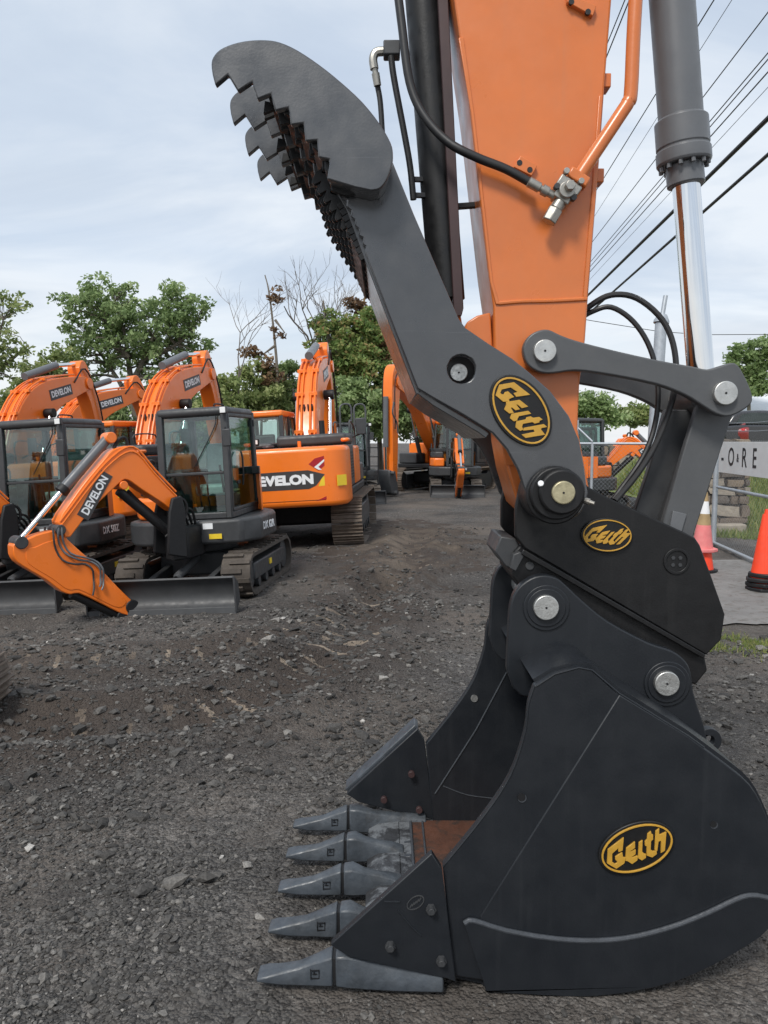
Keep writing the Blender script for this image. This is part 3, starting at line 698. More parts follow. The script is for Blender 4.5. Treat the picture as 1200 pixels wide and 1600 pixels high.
# thumb cylinder with its guard, lines and fittings
tc0, tc1 = at(606, -700, 3.2), at(699, 470, 3.2)
tcy = MB().cyl(tc0, tc1, 0.072, 24).build('thumb_cylinder', m_black, ROOT, 0.004)
ppr([(637, -700), (655, -700), (700, 0), (724, 482), (721, 494), (709, 494), (684, 0)], 3.12, 3.11, 3.29, 'guard_plate', m_brown, tcy, 0.003)
MB().cyl(at(699, 470, 3.2), at(717, 580, 3.2), 0.045, 20).build('thumb_cylinder_rod', m_chrome, ROOT)
MB().tube(pts3(cat([(611, 88), (616, 125), (632, 210), (641, 262), (646, 312)], 5), 3.12), 0.0125, 10).build('oil_line', m_black, ROOT)
MB().tube(pts3(cat([(589, 130), (594, 158), (597, 200), (599, 240), (606, 290)], 5), 3.16), 0.011, 10).build('oil_line', m_rubber, ROOT)
MB().box(at(612, 79, 3.14), (0.065, 0.06, 0.055)).build('port_block', m_darkgrey, ROOT, 0.006)
MB().tube(pts3(cat([(600, 80), (588, 82), (583, 92), (585, 108)], 4), 3.14), 0.017, 10).build('elbow_fitting', m_zinc, ROOT)
MB().lathe(at(585, 104, 3.14), at(590, 134, 3.15), [(0, .012), (.35, .012), (.36, .016), (1, .015)], 12).build('hose_fitting', m_zinc, ROOT)
for (px, py) in ((642, 280), (648, 305)): MB().beam(at(px - 2, py, 3.14), at(px + 22, py + 1, 3.18), 0.02, 0.018).build('line_clamp', m_darkgrey, ROOT, 0.002)
MB().beam(at(712, 323, 3.2), at(752, 320, 3.2), 0.03, 0.02).build('guard_stay', m_black, ROOT, 0.002)

# ---- quick coupler
CY = 3.0
coupler = ppr([(805, 795), (805, 838), (820, 857), (1104, 1024), (1127, 1000), (1133, 960), (1110, 895), (1094, 852), (1086, 840), (1070, 832), (950, 777), (918, 760), (905, 735), (872, 722), (835, 735), (812, 760)],
              CY, CY, CY + 0.032, 'quick_coupler', m_black, ROOT, 0.006)
o = dup(coupler, ROOT); o.location = (0, 0.368, 0); o.name = 'coupler_plate'
ppr([(815, 850), (1100, 1018), (1106, 1048), (1088, 1070), (1046, 1064), (900, 990), (830, 940), (800, 900), (803, 862)], CY + 0.03, CY + 0.03, CY + 0.37, 'lower_frame', m_black, coupler, 0.008)
ppr([(783, 838), (806, 842), (820, 862), (802, 891), (790, 885), (774, 863)], CY + 0.04, CY + 0.05, CY + 0.32, 'front_latch', m_darkgrey, coupler, 0.006)
ppr([(802, 866), (812, 862), (820, 866), (806, 893), (797, 888)], CY + 0.01, CY + 0.005, CY + 0.06, 'front_latch', m_darkgrey, coupler, 0.004)
ppr([(818, 858), (1103, 1023), (1100, 1030), (814, 866)], CY - 0.004, CY - 0.004, CY + 0.034, 'ridge', m_black, coupler, 0.004)
badge(947, 836, 38, CY, -3, coupler, 0.42, 0.66)
mb = MB(); a = P(1057, 877, CY); r = 20 * CY / FPX
mb.ring(circle(a[0], a[1], r * 1.05, 28), circle(a[0], a[1], r * 0.82, 28), CY - 0.006, CY + 0.006).build('pin_cover_ring', m_black, coupler, 0.002)
for i in range(4):
    t = R(45 + 90 * i); MB().cyl((a[0] + r * 0.4 * math.cos(t), CY - 0.004, a[1] + r * 0.4 * math.sin(t)), (a[0] + r * 0.4 * math.cos(t), CY + 0.004, a[1] + r * 0.4 * math.sin(t)), 0.008, 6).build('bolt', m_darkgrey, coupler)
disc(828, 884, 7, CY + 0.022, CY + 0.05, 'plug', m_darkgrey, coupler, 0.002, 16)
# pivot boss and its pin
disc(868, 774, 46, 2.815, 3.0, 'boss', m_black, ROOT, 0.006)
disc(871, 771, 42, 2.785, 2.82, 'boss_ring', m_black, ROOT, 0.006)
disc(879, 769, 36, 2.755, 2.79, 'boss_cap', m_black, ROOT, 0.008)
disc(881, 770, 18.5, 2.742, 3.57, 'pivot_pin', m_brass, ROOT, 0.004)
disc(881, 770, 1.8, 2.740, 2.75, 'centre_mark', m_mark, ROOT, 0.0, 8)
a = at(845, 757, 2.78); MB().cyl(a, a + Vector((-0.006, -0.03, 0.006)), 0.011, 10).build('grease_fitting', m_white, ROOT, 0.002)
a = at(914, 782, 2.83); MB().lathe(a, a + Vector((0.03, -0.02, -0.01)), [(0, .012), (.5, .012), (.52, .008), (1, .007)], 10).build('grease_fitting', m_zinc, ROOT)

# ---- bucket
BY0, BY1 = 2.63, 3.79
mouth = cat([(835, 1072), (826, 1100), (821, 1142), (804, 1197), (783, 1237), (750, 1283), (722, 1318), (692, 1354)], 3)
base = cat([(758, 1545), (825, 1550), (908, 1553), (971, 1548), (1042, 1533), (1096, 1512), (1150, 1483), (1200, 1446), (1219, 1385), (1214, 1330), (1198, 1275), (1172, 1226), (1129, 1190)], 3)
topb = [(1075, 1150), (967, 1083), (925, 1047), (904, 1043), (867, 1053)]
bucket = ppr(mouth + [(700, 1440), (708, 1526), (766, 1535), (762, 1432), (972, 1092), (962, 1081), (925, 1047), (904, 1043), (867, 1053)], BY0, BY0 + 0.004, BY0 + 0.04, 'bucket', m_bucket, ROOT, 0.005)
for px, py, r in ((815, 1246, 6.5), (1115, 1288, 5.5)): disc(px + 1, py + 1.6, r + 0.6, BY0 - 0.0006, BY0 + 0.02, 'hole_glint_disc', m_bead, bucket, 0.0, 16); disc(px, py, r, BY0 - 0.0015, BY0 + 0.02, 'hole_shade_disc', m_mark, bucket, 0.0, 16)  # black discs for the shade in holes, paler offset discs for the glint below
ppr([(750, 1432), (756, 1540)] + base + [(1075, 1150), (968, 1085)], BY0, BY0, BY0 + 0.038, 'side_plate', m_bucket, bucket, 0.005)
ppr(mouth + [(700, 1440), (708, 1526)] + base + topb, BY0, BY1 - 0.04, BY1, 'side_plate', m_bucket, bucket, 0.005)
a = at(741, 1091, BY1 - 0.04); MB().cyl((a.x, BY1 - 0.046, a.z), (a.x, BY1 - 0.03, a.z), 0.018, 16).build('plug', m_pin, bucket)
shell = [(712, 1531), (756, 1541)] + base + topb + [(838, 1070)]
MB().strip([(a * 1, b) for a, b in PL(shell, BY0 + 0.006)], 0.026, BY0 + 0.036, BY1 - 0.036).build('shell', m_bucket, bucket, 0.0)
c6 = lambda pts: crop(700, 1200, 2.4, pts)
wl_ = cat(c6([(62, 582), (95, 572), (220, 610), (400, 640), (560, 647), (700, 632), (850, 592), (980, 540), (1080, 492), (1140, 477), (1200, 487), (1240, 500)]), 3)
wear = ppr(wl_ + [p for p in base if p[1] > 1440][::-1] + [(760, 1546)], BY0 - 0.002, BY0 - 0.014, BY0 + 0.002, 'wear_plate', m_bucket, bucket, 0.003)
MB().tube(pts3(wl_, BY0 - 0.007), 0.0095, 10).build('weld_and_glint_bead', m_bead, bucket)  # weld line whose pale colour also paints the chamfer catching light
MB().tube(pts3(mouth, BY0 + 0.006), 0.0045, 6).build('edge_bead', m_bucket, bucket)
MB().tube(pts3([(838, 1072)] + topb[::-1] + [(1100, 1168)], BY0 + 0.004), 0.004, 6).build('edge_bead', m_bucket, bucket)
badge(993, 1322, 60, BY0, 22, bucket)
# interior stiffener line on the far wall
MB().tube([at(a, b, BY1 - 0.042) for a, b in ((792, 1050), (744, 1140), (680, 1240))], 0.004, 6).build('weld_and_glint_bead', m_bead, bucket)
MB().tube([at(a, b, BY1 - 0.042) for a, b in cat([(692, 1228), (730, 1242), (775, 1248)], 4)], 0.003, 6).build('weld_and_glint_bead', m_bead, bucket)
# ears with bosses and pins
ear = cat([(792, 1046), (795, 985), (798, 946), (808, 921), (829, 904), (850, 899), (871, 904), (887, 917), (908, 937), (950, 971), (1012, 1004), (1050, 1017), (1071, 1033), (1080, 1052), (1084, 1083), (1100, 1133), (1106, 1160)], 3) + \
    [(1085, 1172), (945, 1100), (850, 1092), (815, 1088), (802, 1075)]
for y in (2.925, 3.42):
    ppr(ear, 2.925, y, y + 0.05, 'ear', m_bucket, bucket, 0.006)
for px, py in ((854, 950), (1043, 1069)):
    disc(px, py, 37, 2.917, 2.93, 'ear_boss', m_bucket, bucket, 0.003)
    disc(px, py, 31, 2.911, 2.92, 'ear_boss', m_bucket, bucket, 0.003)
    disc(px, py, 20, 2.892, 3.485, 'bucket_pin', m_pin, bucket, 0.003); disc(px, py, 1.8, 2.890, 2.91, 'centre_mark', m_mark, bucket, 0.0, 10)
a = P(1120, 1168, 3.05); MB().prism_hole(circle(a[0], a[1], 0.052, 20), (a[0], a[1]), 0.022, 3.12, 3.16).build('lifting_eye', m_bucket, bucket, 0.004)
# side cutters, near and far
cut = [(674, 1329), (690, 1354), (712, 1530), (697, 1524), (620, 1508), (545, 1490), (517, 1472), (522, 1466)]
cutter = ppr(cut, BY0 - 0.01, BY0 - 0.028, BY0 + 0.004, 'side_cutter', m_bucket, bucket, 0.004)
ppr(cut, BY0 - 0.01, BY1 - 0.002, BY1 + 0.035, 'side_cutter', m_bucket, bucket, 0.004)
wing = PL([(517, 1472), (674, 1329)], BY0 - 0.01)
MB().strip([wing[0], wing[1]], 0.03, BY1 + 0.03, BY1 + 0.14).build('side_cutter_wing', m_tooth, bucket, 0.006)
for px, py in ((674, 1424), (610, 1482), (690, 1505)):
    disc(px, py, 9, BY0 - 0.045, BY0 - 0.02, 'nut', m_darkgrey, bucket, 0.002, 6)
    disc(px + 0.5, py + 2, 5.5, BY0 - 0.068, BY0 - 0.04, 'bolt', m_darkgrey, bucket, 0.001, 12)
for px, py in ((600, 1250), (643, 1210), (655, 1266)):
    a = at(px, py, BY1 - 0.045); MB().cyl((a.x, BY1 - 0.052, a.z), (a.x, BY1 - 0.03, a.z), 0.017, 14).build('bolt', m_brown, bucket, 0.002)
a = P(649, 1408, BY0 - 0.02); mb = MB()
def tilt(k): return [(a[0] + k * (0.036 * math.cos(t) * 0.8 - 0.022 * math.sin(t) * 0.6), a[1] + k * (0.036 * math.cos(t) * 0.6 + 0.022 * math.sin(t) * 0.8)) for t in np.linspace(0, 2 * math.pi, 25)[:-1]]
mb.ring(tilt(1.0), tilt(0.88), BY0 - 0.031, BY0 - 0.026)
for t in np.linspace(-0.55, 0.55, 5): mb.box((a[0] + 0.036 * t * 0.8, BY0 - 0.029, a[1] + 0.036 * t * 0.6), (0.004, 0.004, 0.016), Matrix.Rotation(0.5, 3, 'Y'))
mb.build('cast_mark', m_darkgrey, cutter, 0.0)
for pp in ([(625, 1409), (622, 1409), (600, 1409)], [(622, 1422), (640, 1445), (658, 1462)]):
    MB().tube(pts3(pp, BY0 - 0.029), 0.003, 6).build('cast_rib', m_bucket, cutter)
m_lip = mat('shade_dark_lip_steel', (0.03, 0.031, 0.034), 0.55, var=0.4, vs=12, bump=0.3, bs=60, patch=(0.16, 0.17, 0.18), patch_amt=0.45)  # dark base paints the shadow between adapters; grey patches are real paint
# lip plate: bare rusty steel with primed front
zl = P(620, 1530, BY0)[1]
xl0, xl1, xl2 = P(566, 1500, BY0)[0], P(632, 1500, BY0)[0], P(760, 1500, BY0)[0]
MB().prism([(xl0, zl + 0.0), (xl0 + 0.05, zl + 0.028), (xl1, zl + 0.034), (xl1, zl - 0.012), (xl0, zl - 0.012)], BY0 + 0.02, BY1 - 0.02).build('lip_plate', m_lip, bucket, 0.003)
MB().bx(xl1 + 0.06, xl2 + 0.25, BY0 + 0.04, BY1 - 0.04, zl - 0.01, zl + 0.03).build('floor_plate', m_rust, bucket, 0.002)
MB().bx(xl1 + 0.001, xl1 + 0.059, BY0 + 0.04, BY1 - 0.04, zl - 0.01, zl + 0.0305).build('lip_back', m_lip, bucket, 0.002)
MB().tube([(xl1 + 0.06, y, zl + 0.031 + 0.002 * math.sin(y * 40)) for y in np.linspace(BY0 + 0.05, BY1 - 0.05, 12)], 0.008, 6).build('weld_and_glint_bead', m_bead, bucket)
MB().tube([(xl1 + 0.12, y, zl + 0.031) for y in np.linspace(BY0 + 0.05, BY1 - 0.05, 12)], 0.006, 6).build('weld_and_glint_bead', m_bead, bucket)
# teeth on their adapters
x_tip, x_gap = P(400, 1510, 2.61)[0], P(520, 1510, 2.61)[0]
def loft(secs):
    """secs: (x, z_bottom, z_top, half width bottom, half width top)"""
    mb = MB(); vs, fs = [], []
    for x, zb, zt, wb, wt in secs:
        zm = zb + (zt - zb) * 0.5
        vs += [(x, -wb, zb), (x, wb, zb), (x, max(wb, wt), zm), (x, wt, zt), (x, wt * 0.35, zt + (zt - zb) * 0.06), (x, -wt * 0.35, zt + (zt - zb) * 0.06), (x, -wt, zt), (x, -max(wb, wt), zm)]
    n = 8
    for k in range(len(secs) - 1):
        for i in range(n): fs.append((k * n + i, k * n + (i + 1) % n, (k + 1) * n + (i + 1) % n, (k + 1) * n + i))
    fs += [tuple(range(n)), tuple(range((len(secs) - 1) * n, len(secs) * n))]
    return mb.add(vs, fs)
zt = 0.03
Lt = x_gap - x_tip
for i in range(5):
    yc = BY0 + 0.025 + i * (BY1 - BY0 - 0.05) / 4
    T = Matrix.Translation((x_tip, yc, zt)) @ Matrix.Rotation(R(random.uniform(-1.5, 1.5)), 4, 'Z') @ Matrix.Rotation(R(-1.0), 4, 'Y')
    secs = [(0, 0.014, 0.030, .034, .038), (0.035, 0.010, 0.038, .036, .040), (Lt * .3, 0.002, 0.046, .036, .030), (Lt * .55, 0.0, 0.060, .037, .024), (Lt * .75, 0.0, 0.082, .040, .026), (Lt * .9, 0.002, 0.098, .045, .034), (Lt, 0.004, 0.108, .047, .038)]
    tooth = loft(secs).xf(T).build('tooth', m_tooth, bucket, 0.006)
    loft([(Lt + 0.001, 0.010, 0.101, .041, .033), (Lt + 0.012, 0.010, 0.101, .041, .033)]).xf(T).build('tooth_gap', m_mark, tooth)
    adap = [(Lt + 0.011, 0.002, 0.108, .046, .037), (Lt + .05, 0.0, 0.112, .048, .040), (Lt + .10, 0.0, 0.092, .045, .026), (Lt + .16, -0.004, 0.078, .042, .020), (Lt + .22, -0.006, 0.066, .046, .028), (Lt + .28, -0.006, 0.044, .05, .034)] if 0 < i < 4 else \
           [(Lt + 0.011, 0.002, 0.108, .046, .037), (Lt + .05, -0.004, 0.110, .048, .040), (Lt + .13, -0.012, 0.084, .047, .026), (Lt + .22, -0.018, 0.070, .048, .022), (Lt + .40, -0.024, 0.054, .048, .026)]
    loft(adap).xf(T).build('tooth_adapter', m_tooth, bucket, 0.006)
    mk = MB()                                       # stencilled retainer mark
    for (a_, b_, w, h) in ((-.018, 0, .0025, .04), (.012, 0, .0025, .034), (-.003, .014, .03, .0025), (-.003, -.016, .03, .0025), (-.003, 0, .016, .0025), (-.006, .006, .0025, .014)):
        mk.box((Lt * .78 + a_, -0.0425, 0.05 + b_), (w, 0.004, h))
    mk.xf(T).build('retainer_mark', m_mark, tooth)
    if 0 < i < 4:
        for s in (-1, 1): MB().prism([(Lt + .2, .03), (Lt + .31, .045), (Lt + .33, .03), (Lt + .26, .02)], s * .06 - .012, s * .06 + .012).xf(T).build('lip_weld', m_bead, bucket, 0.004)
OFF = Vector((0, 0, 0))

# ================================================================ machines in the yard
SLOPE = 0.058
def tilt_matrix(loc, heading): return Matrix.Translation(loc) @ Matrix.Rotation(-math.atan(SLOPE), 4, 'Y') @ Matrix.Rotation(R(heading), 4, 'Z')
def rotz(a): return Matrix.Rotation(a, 4, 'Z')
def stadium(L, H, n, rise=0.0):
    """Points and tangents spaced evenly round a track loop of length L and height H (x,z)."""
    r = H / 2; s = L - H; per = 2 * s + 2 * math.pi * r; out = []
    for i in range(n):
        d = per * i / n
        if d < s: out.append(((-s / 2 + d, 0.0), (1, 0)))
        elif d < s + math.pi * r:
            a = -math.pi / 2 + (d - s) / r; out.append(((s / 2 + r * math.cos(a), r + r * math.sin(a)), (-math.sin(a), math.cos(a))))
        elif d < 2 * s + math.pi * r: out.append(((s / 2 - (d - s - math.pi * r), H), (-1, 0)))
        else:
            a = math.pi / 2 + (d - 2 * s - math.pi * r) / r; out.append(((-s / 2 + r * math.cos(a), r + r * math.sin(a)), (-math.sin(a), math.cos(a))))
    return out
def frame_on(y_axis_out, origin, right, up):
    """Matrix whose local x is right, y is up and z is out."""
    m = Matrix((right, up, y_axis_out)).transposed().to_4x4(); m.translation = origin; return m

# boom and arm of the compact excavator, measured in the boom's own upright plane
_P0, _tipx = Vector((-2.76, 10.1)), Vector((-4.19, 8.8))
_D = (_tipx - _P0).normalized(); _N = Vector((-_D.y, _D.x))
_M1 = Vector((-2.72, 11.55, -0.158)); _UN = Matrix.Rotation(math.atan(SLOPE), 3, 'Y')
def rz(px_pts):
    out = []
    for a, b in px_pts:
        d = ray(a, b); t = (_P0.x * _N.x + _P0.y * _N.y) / (d.x * _N.x + d.y * _N.y)
        q = _UN @ (Vector((0, 0, CAM_H)) + d * t - _M1) + _M1
        out.append(((q.x - _P0.x) * _D.x + (q.y - _P0.y) * _D.y, q.z - _M1.z))
    return out
c7 = lambda pts: rz(crop(0, 520, 3.0, pts))
MB_BOOM = c7([(262, 930), (245, 890), (262, 850), (330, 755)]) + c7(cat([(380, 690), (470, 585), (500, 552), (540, 535), (590, 530), (622, 552), (700, 648), (800, 758), (828, 800)], 2)) + \
    c7(cat([(822, 825), (790, 838), (740, 800), (640, 735), (590, 698), (560, 688), (535, 705), (500, 738), (400, 830), (345, 900), (300, 958)], 2)) + c7([(275, 960)])
MB_ARM = c7(cat([(30, 1000), (50, 978), (85, 975), (140, 950), (215, 930), (262, 932), (290, 970), (360, 1035), (440, 1105), (520, 1190), (600, 1268), (620, 1290)], 2)) + \
    c7(cat([(612, 1308), (585, 1325), (540, 1318), (440, 1268), (340, 1222), (300, 1228), (255, 1212), (190, 1162), (110, 1115), (50, 1075), (32, 1040)], 2))
_arm_low = min(z for r, z in MB_ARM)
M_PT = {k: c7([v])[0] for k, v in dict(ac0=(500, 495), ac1=(285, 735), ac2=(70, 985), bc0=(548, 740), bc1=(690, 855), bc2=(815, 965), kc0=(318, 1228), kc1=(470, 1305), kc2=(545, 1330),
        l0=(455, 690), l1=(375, 830), lc=(418, 762), foot=(800, 800), apex=(505, 490), lug=(555, 715), e0=(590, 1285), hook=(610, 1310), stk=(315, 1140), jn=(252, 925), mid=(400, 1175), ft=(812, 812)).items()}
def mini(loc, heading, boom_az, label, ident, full=True, group=None, body=None, ledge=False):
    body = body or m_orange_far
    root = empty('compact_excavator', loc, R(heading))
    if loc[2] < 0: root.matrix_world = tilt_matrix(loc, heading)
    tag(root, label, 'excavator', group)
    # tracks
    for s in (-1, 1):
        y0, y1 = (0.55, 0.95) if s > 0 else (-0.95, -0.55)
        st = stadium(2.5, 0.58, 60)
        outer = [p for p, t in st]; inner = [(p[0] - t[1] * -0.0 + (-t[1]) * 0.0 + (0 - t[1]) * 0.0 + (-(t[1])) * 0.05, p[1] + t[0] * 0.05) for p, t in st]
        mb = MB().ring(outer, inner, y0, y1)
        for i, (p, t) in enumerate(stadium(2.5, 0.58, 46)):
            nx, nz = t[1], -t[0]; m = Matrix(((t[0], 0, nx), (0, 1, 0), (t[1], 0, nz)))
            yo = (y0 + y1) / 2 + (0.055 if i % 2 else -0.055)
            mb.box((p[0] + nx * 0.012, yo, p[1] + nz * 0.012), (0.06, 0.28, 0.03), m)
        tr = mb.build('track', m_trackrub, root)
        ym = (y0 + y1) / 2
        MB().bx(-0.85, 0.85, ym - 0.12, ym + 0.16 * s if s > 0 else ym + 0.12, 0.18, 0.42).build('track_frame', m_darkgrey, tr, 0.02)
        for x, r in ((-0.96, 0.22), (0.96, 0.21)):
            MB().lathe((x, ym - 0.14, 0.29), (x, ym + 0.14, 0.29), [(0, .1), (0.05, r), (.95, r), (1, .1)], 20).build('drive_wheel' if x < 0 else 'idler', m_darkgrey, tr)
        for x in (-0.6, -0.2, 0.2, 0.6):
            MB().cyl((x, ym - 0.15, 0.13), (x, ym + 0.15, 0.13), 0.075, 14).build('roller', m_darkgrey, tr)
        MB().bx(-0.06, 0.06, y1 - 0.05 if s > 0 else y0 + 0.03, y1 - 0.028 if s > 0 else y0 + 0.05, 0.28, 0.36).build('sticker', m_yellow, tr)
    MB().bx(-0.6, 0.6, -0.56, 0.56, 0.24, 0.56).build('undercarriage', m_darkgrey, root, 0.03)
    MB().cyl((0, 0, 0.56), (0, 0, 0.72), 0.42, 28).build('swing_ring', m_darkgrey, root)
    # dozer blade
    prof = cat([(2.02, 0.02), (1.93, 0.10), (1.90, 0.22), (1.94, 0.36), (2.02, 0.44)], 4)
    bl = MB().strip(prof, 0.03, -0.97, 0.97).build('dozer_blade', m_darkgrey, root, 0.004)
    for s in (-1, 1):
        MB().prism([(2.035, 0.0), (2.04, 0.45), (1.9, 0.36), (1.86, 0.12)], s * 0.975 - 0.012, s * 0.975 + 0.012).build('end_plate', m_darkgrey, bl, 0.003)
        MB().beam((1.9, s * 0.42, 0.2), (0.5, s * 0.42, 0.36), 0.09, 0.12).build('blade_arm', m_darkgrey, root, 0.01)
    MB().bx(1.99, 2.03, -0.97, 0.97, -0.03, 0.06).build('cutting_edge', m_grey, bl, 0.003)
    MB().cyl((0.6, 0.0, 0.5), (1.4, 0.0, 0.36), 0.055, 14).build('blade_cylinder', m_grey, root)
    MB().cyl((1.4, 0.0, 0.36), (1.9, 0.0, 0.27), 0.03, 12).build('blade_cylinder_rod', m_chrome, root)
    # house: skirt, side and rear panels
    plan = [(0.98, -0.55), (0.98, 0.42), (0.9, 0.78), (0.6, 0.98)] + [(1.02 * math.cos(R(t)) - 0.05, 1.0 * math.sin(R(t))) for t in range(100, 261, 16)] + [(0.55, -0.98), (0.85, -0.8)]
    sk = MB().vprism(plan, 0.72, 1.06).build('skirt', m_darkgrey, root, 0.045, 3)
    if full:
        MB().bx(0.984, 0.99, 0.34, 0.52, 0.80, 0.87).build('sticker', m_yellow, sk)
        MB().bx(0.984, 0.99, 0.26, 0.40, 0.94, 1.02).build('sticker', m_white, sk)
        for i in range(5): MB().bx(0.984, 0.988, 0.10 + 0.03 * i, 0.12 + 0.03 * i, 0.86, 0.96).build('vent_slot', m_mark, sk)
        if ident:
            text('model_lettering', ident, 0.15, m_white, frame_on((0.12, 0.99, 0), (0.28, 1.004, 0.9), (-0.99, 0.12, 0), (0, 0, 1)), sk, 0.004, sx=0.9)
    rear = [(1.0 * math.cos(R(t)) - 0.05, (0.80 if t < 180 else 0.98) * math.sin(R(t))) for t in range(96, 265, 12)]
    MB().vprism(rear + [(-0.45, -0.9), (-0.45, 0.74)], 1.07, 1.62).build('engine_cover', body, root, 0.06, 3)
    MB().vprism(rear + [(-0.35, -0.9), (-0.35, 0.74)], 1.625, 1.74).build('hood', m_darkgrey, root, 0.05, 3)
    MB().vprism([(-0.45, -0.95), (0.35, -0.95), (0.62, -0.8), (0.66, -0.42), (-0.45, -0.42)], 1.065, 1.38).build('tank_cover', body, root, 0.05, 3)
    MB().vprism([(-0.4, -0.93), (0.25, -0.93), (0.46, -0.75), (0.5, -0.45), (-0.4, -0.45)], 1.385, 1.62).build('tank_hood', m_darkgrey, root, 0.05, 3)
    # cab
    cy0, cy1, x0, x1, zb, zt = -0.36, 0.66, -0.55, 0.86, 1.065, 2.62
    cab = MB().bx(x0, x1 - 0.04, cy0, cy1, zt - 0.13, zt).build('cab', m_darkgrey, root, 0.06, 4)
    def post(xa, ya, xb, yb, w=0.095): MB().beam((xa, ya, zb), (xb, yb, zt - 0.05), w, w).build('pillar', m_darkgrey, cab, 0.015)
    post(x1 - 0.02, cy0 + 0.04, x1 - 0.10, cy0 + 0.04); post(x1 - 0.02, cy1 - 0.05, x1 - 0.10, cy1 - 0.05, 0.09)
    post(x0 + 0.04, cy0 + 0.04, x0 + 0.04, cy0 + 0.04); post(x0 + 0.04, cy1 - 0.04, x0 + 0.04, cy1 - 0.04)
    fl = MB(); fl.bx(x0, x1, cy0, cy1, zb, zb + 0.09); fl.bx(x0, x0 + 0.06, cy0 + 0.08, cy1 - 0.08, zb + 0.09, zb + 0.5)
    fl.build('cab_base', m_darkgrey, cab, 0.015)
    MB().bx(x1 - 0.10, x1 - 0.04, cy0 + 0.08, cy1 - 0.1, zb + 0.62, zb + 0.66).build('window_rail', m_darkgrey, cab, 0.008)
    def pane(pts, name, m):
        mb = MB(); n_ = (Vector(pts[1]) - Vector(pts[0])).cross(Vector(pts[2]) - Vector(pts[0])).normalized() * 0.006
        return mb.add([Vector(p) for p in pts] + [Vector(p) + n_ for p in pts], [(0, 1, 2, 3), (7, 6, 5, 4), (0, 4, 5, 1), (1, 5, 6, 2), (2, 6, 7, 3), (3, 7, 4, 0)]).build(name, m, cab)
    yl, yr = cy0 + 0.075, cy1 - 0.095
    pane([(x1 - 0.055, yl, zb + 0.67), (x1 - 0.055, yr, zb + 0.67), (x1 - 0.105, yr, zt - 0.1), (x1 - 0.105, yl, zt - 0.1)], 'windscreen', m_glass)
    pane([(x1 - 0.03, yl, zb + 0.10), (x1 - 0.03, yr, zb + 0.10), (x1 - 0.055, yr, zb + 0.62), (x1 - 0.055, yl, zb + 0.62)], 'lower_window', m_glassdark)
    pane([(x1 - 0.07, cy1 - 0.03, zb + 0.14), (x0 + 0.1, cy1 - 0.03, zb + 0.14), (x0 + 0.1, cy1 - 0.03, zt - 0.13), (x1 - 0.14, cy1 - 0.03, zt - 0.13)], 'door_window', m_glassdark)
    pane([(x1 - 0.07, cy0 + 0.03, zb + 0.14), (x0 + 0.1, cy0 + 0.03, zb + 0.14), (x0 + 0.1, cy0 + 0.03, zt - 0.13), (x1 - 0.14, cy0 + 0.03, zt - 0.13)], 'side_window', m_glassdark)
    pane([(x0 + 0.03, yl, zb + 0.55), (x0 + 0.03, yr, zb + 0.55), (x0 + 0.03, yr, zt - 0.13), (x0 + 0.03, yl, zt - 0.13)], 'rear_window', m_glass)
    dr = MB()
    for (xa, za, xb, zb_) in ((x1 - 0.06, zb + 0.1, x1 - 0.13, zt - 0.1), (x0 + 0.08, zb + 0.1, x0 + 0.08, zt - 0.1)): dr.beam((xa, cy1 - 0.02, za), (xb, cy1 - 0.02, zb_), 0.05, 0.05)
    dr.beam((x1 - 0.06, cy1 - 0.02, zb + 0.11), (x0 + 0.08, cy1 - 0.02, zb + 0.11), 0.05, 0.05)
    dr.beam((x1 - 0.13, cy1 - 0.02, zt - 0.12), (x0 + 0.08, cy1 - 0.02, zt - 0.12), 0.05, 0.05)
    dr.build('door', m_darkgrey, cab, 0.012)
    if full:
        MB().tube([(0.4, cy1 + 0.04, 1.5), (0.42, cy1 + 0.06, 1.65), (0.4, cy1 + 0.06, 1.9), (0.36, cy1 + 0.03, 1.98)], 0.014, 8).build('grab_handle', m_mark, cab)
        MB().tube(cat([(x1 - 0.06, yr - 0.06, zt - 0.12), (x1 - 0.05, yr - 0.1, zt - 0.3), (x1 - 0.03, yl + 0.45, zb + 0.75)], 6), 0.008, 6).build('wiper', m_mark, cab)
        # seat under clear wrap, console and levers
        st = MB().bx(-0.3, 0.2, -0.1, 0.42, 1.35, 1.52); st.beam((-0.28, 0.16, 1.5), (-0.4, 0.16, 2.12), 0.46, 0.14)
        st.build('seat', m_plastic, cab, 0.05, 3)
        MB().bx(0.3, 0.62, -0.26, -0.1, 1.15, 1.75).build('console', m_darkgrey, cab, 0.03)
        for z in (1.55, 1.43): MB().cyl((0.62, -0.18, z), (0.635, -0.18, z), 0.045, 16).build('dial', m_grey, cab)
        for y in (-0.02, 0.36):
            MB().tube(cat([(0.25, y, 1.4), (0.3, y, 1.62), (0.36, y, 1.8)], 4), 0.016, 8).build('control_lever', m_mark, cab)
        for y in (0.1, 0.22): MB().tube(cat([(0.5, y, 1.15), (0.55, y, 1.5), (0.5, y, 1.75)], 4), 0.012, 8).build('travel_lever', m_mark, cab)
    for y in (cy1 - 0.02,):
        lw = MB().box((x1 + 0.02, y, zt - 0.06), (0.06, 0.1, 0.1)).build('work_lamp', m_darkgrey, cab, 0.012)
        MB().box((x1 + 0.053, y, zt - 0.06), (0.008, 0.078, 0.078)).build('lens', m_lamp, lw, 0.006)
    mr = MB().tube(cat([(x1 - 0.02, cy1 - 0.03, zt - 0.35), (x1 + 0.1, cy1 + 0.02, zt - 0.3), (x1 + 0.12, cy1 + 0.06, zt - 0.38)], 4), 0.012, 6).build('mirror_arm', m_mark, cab)
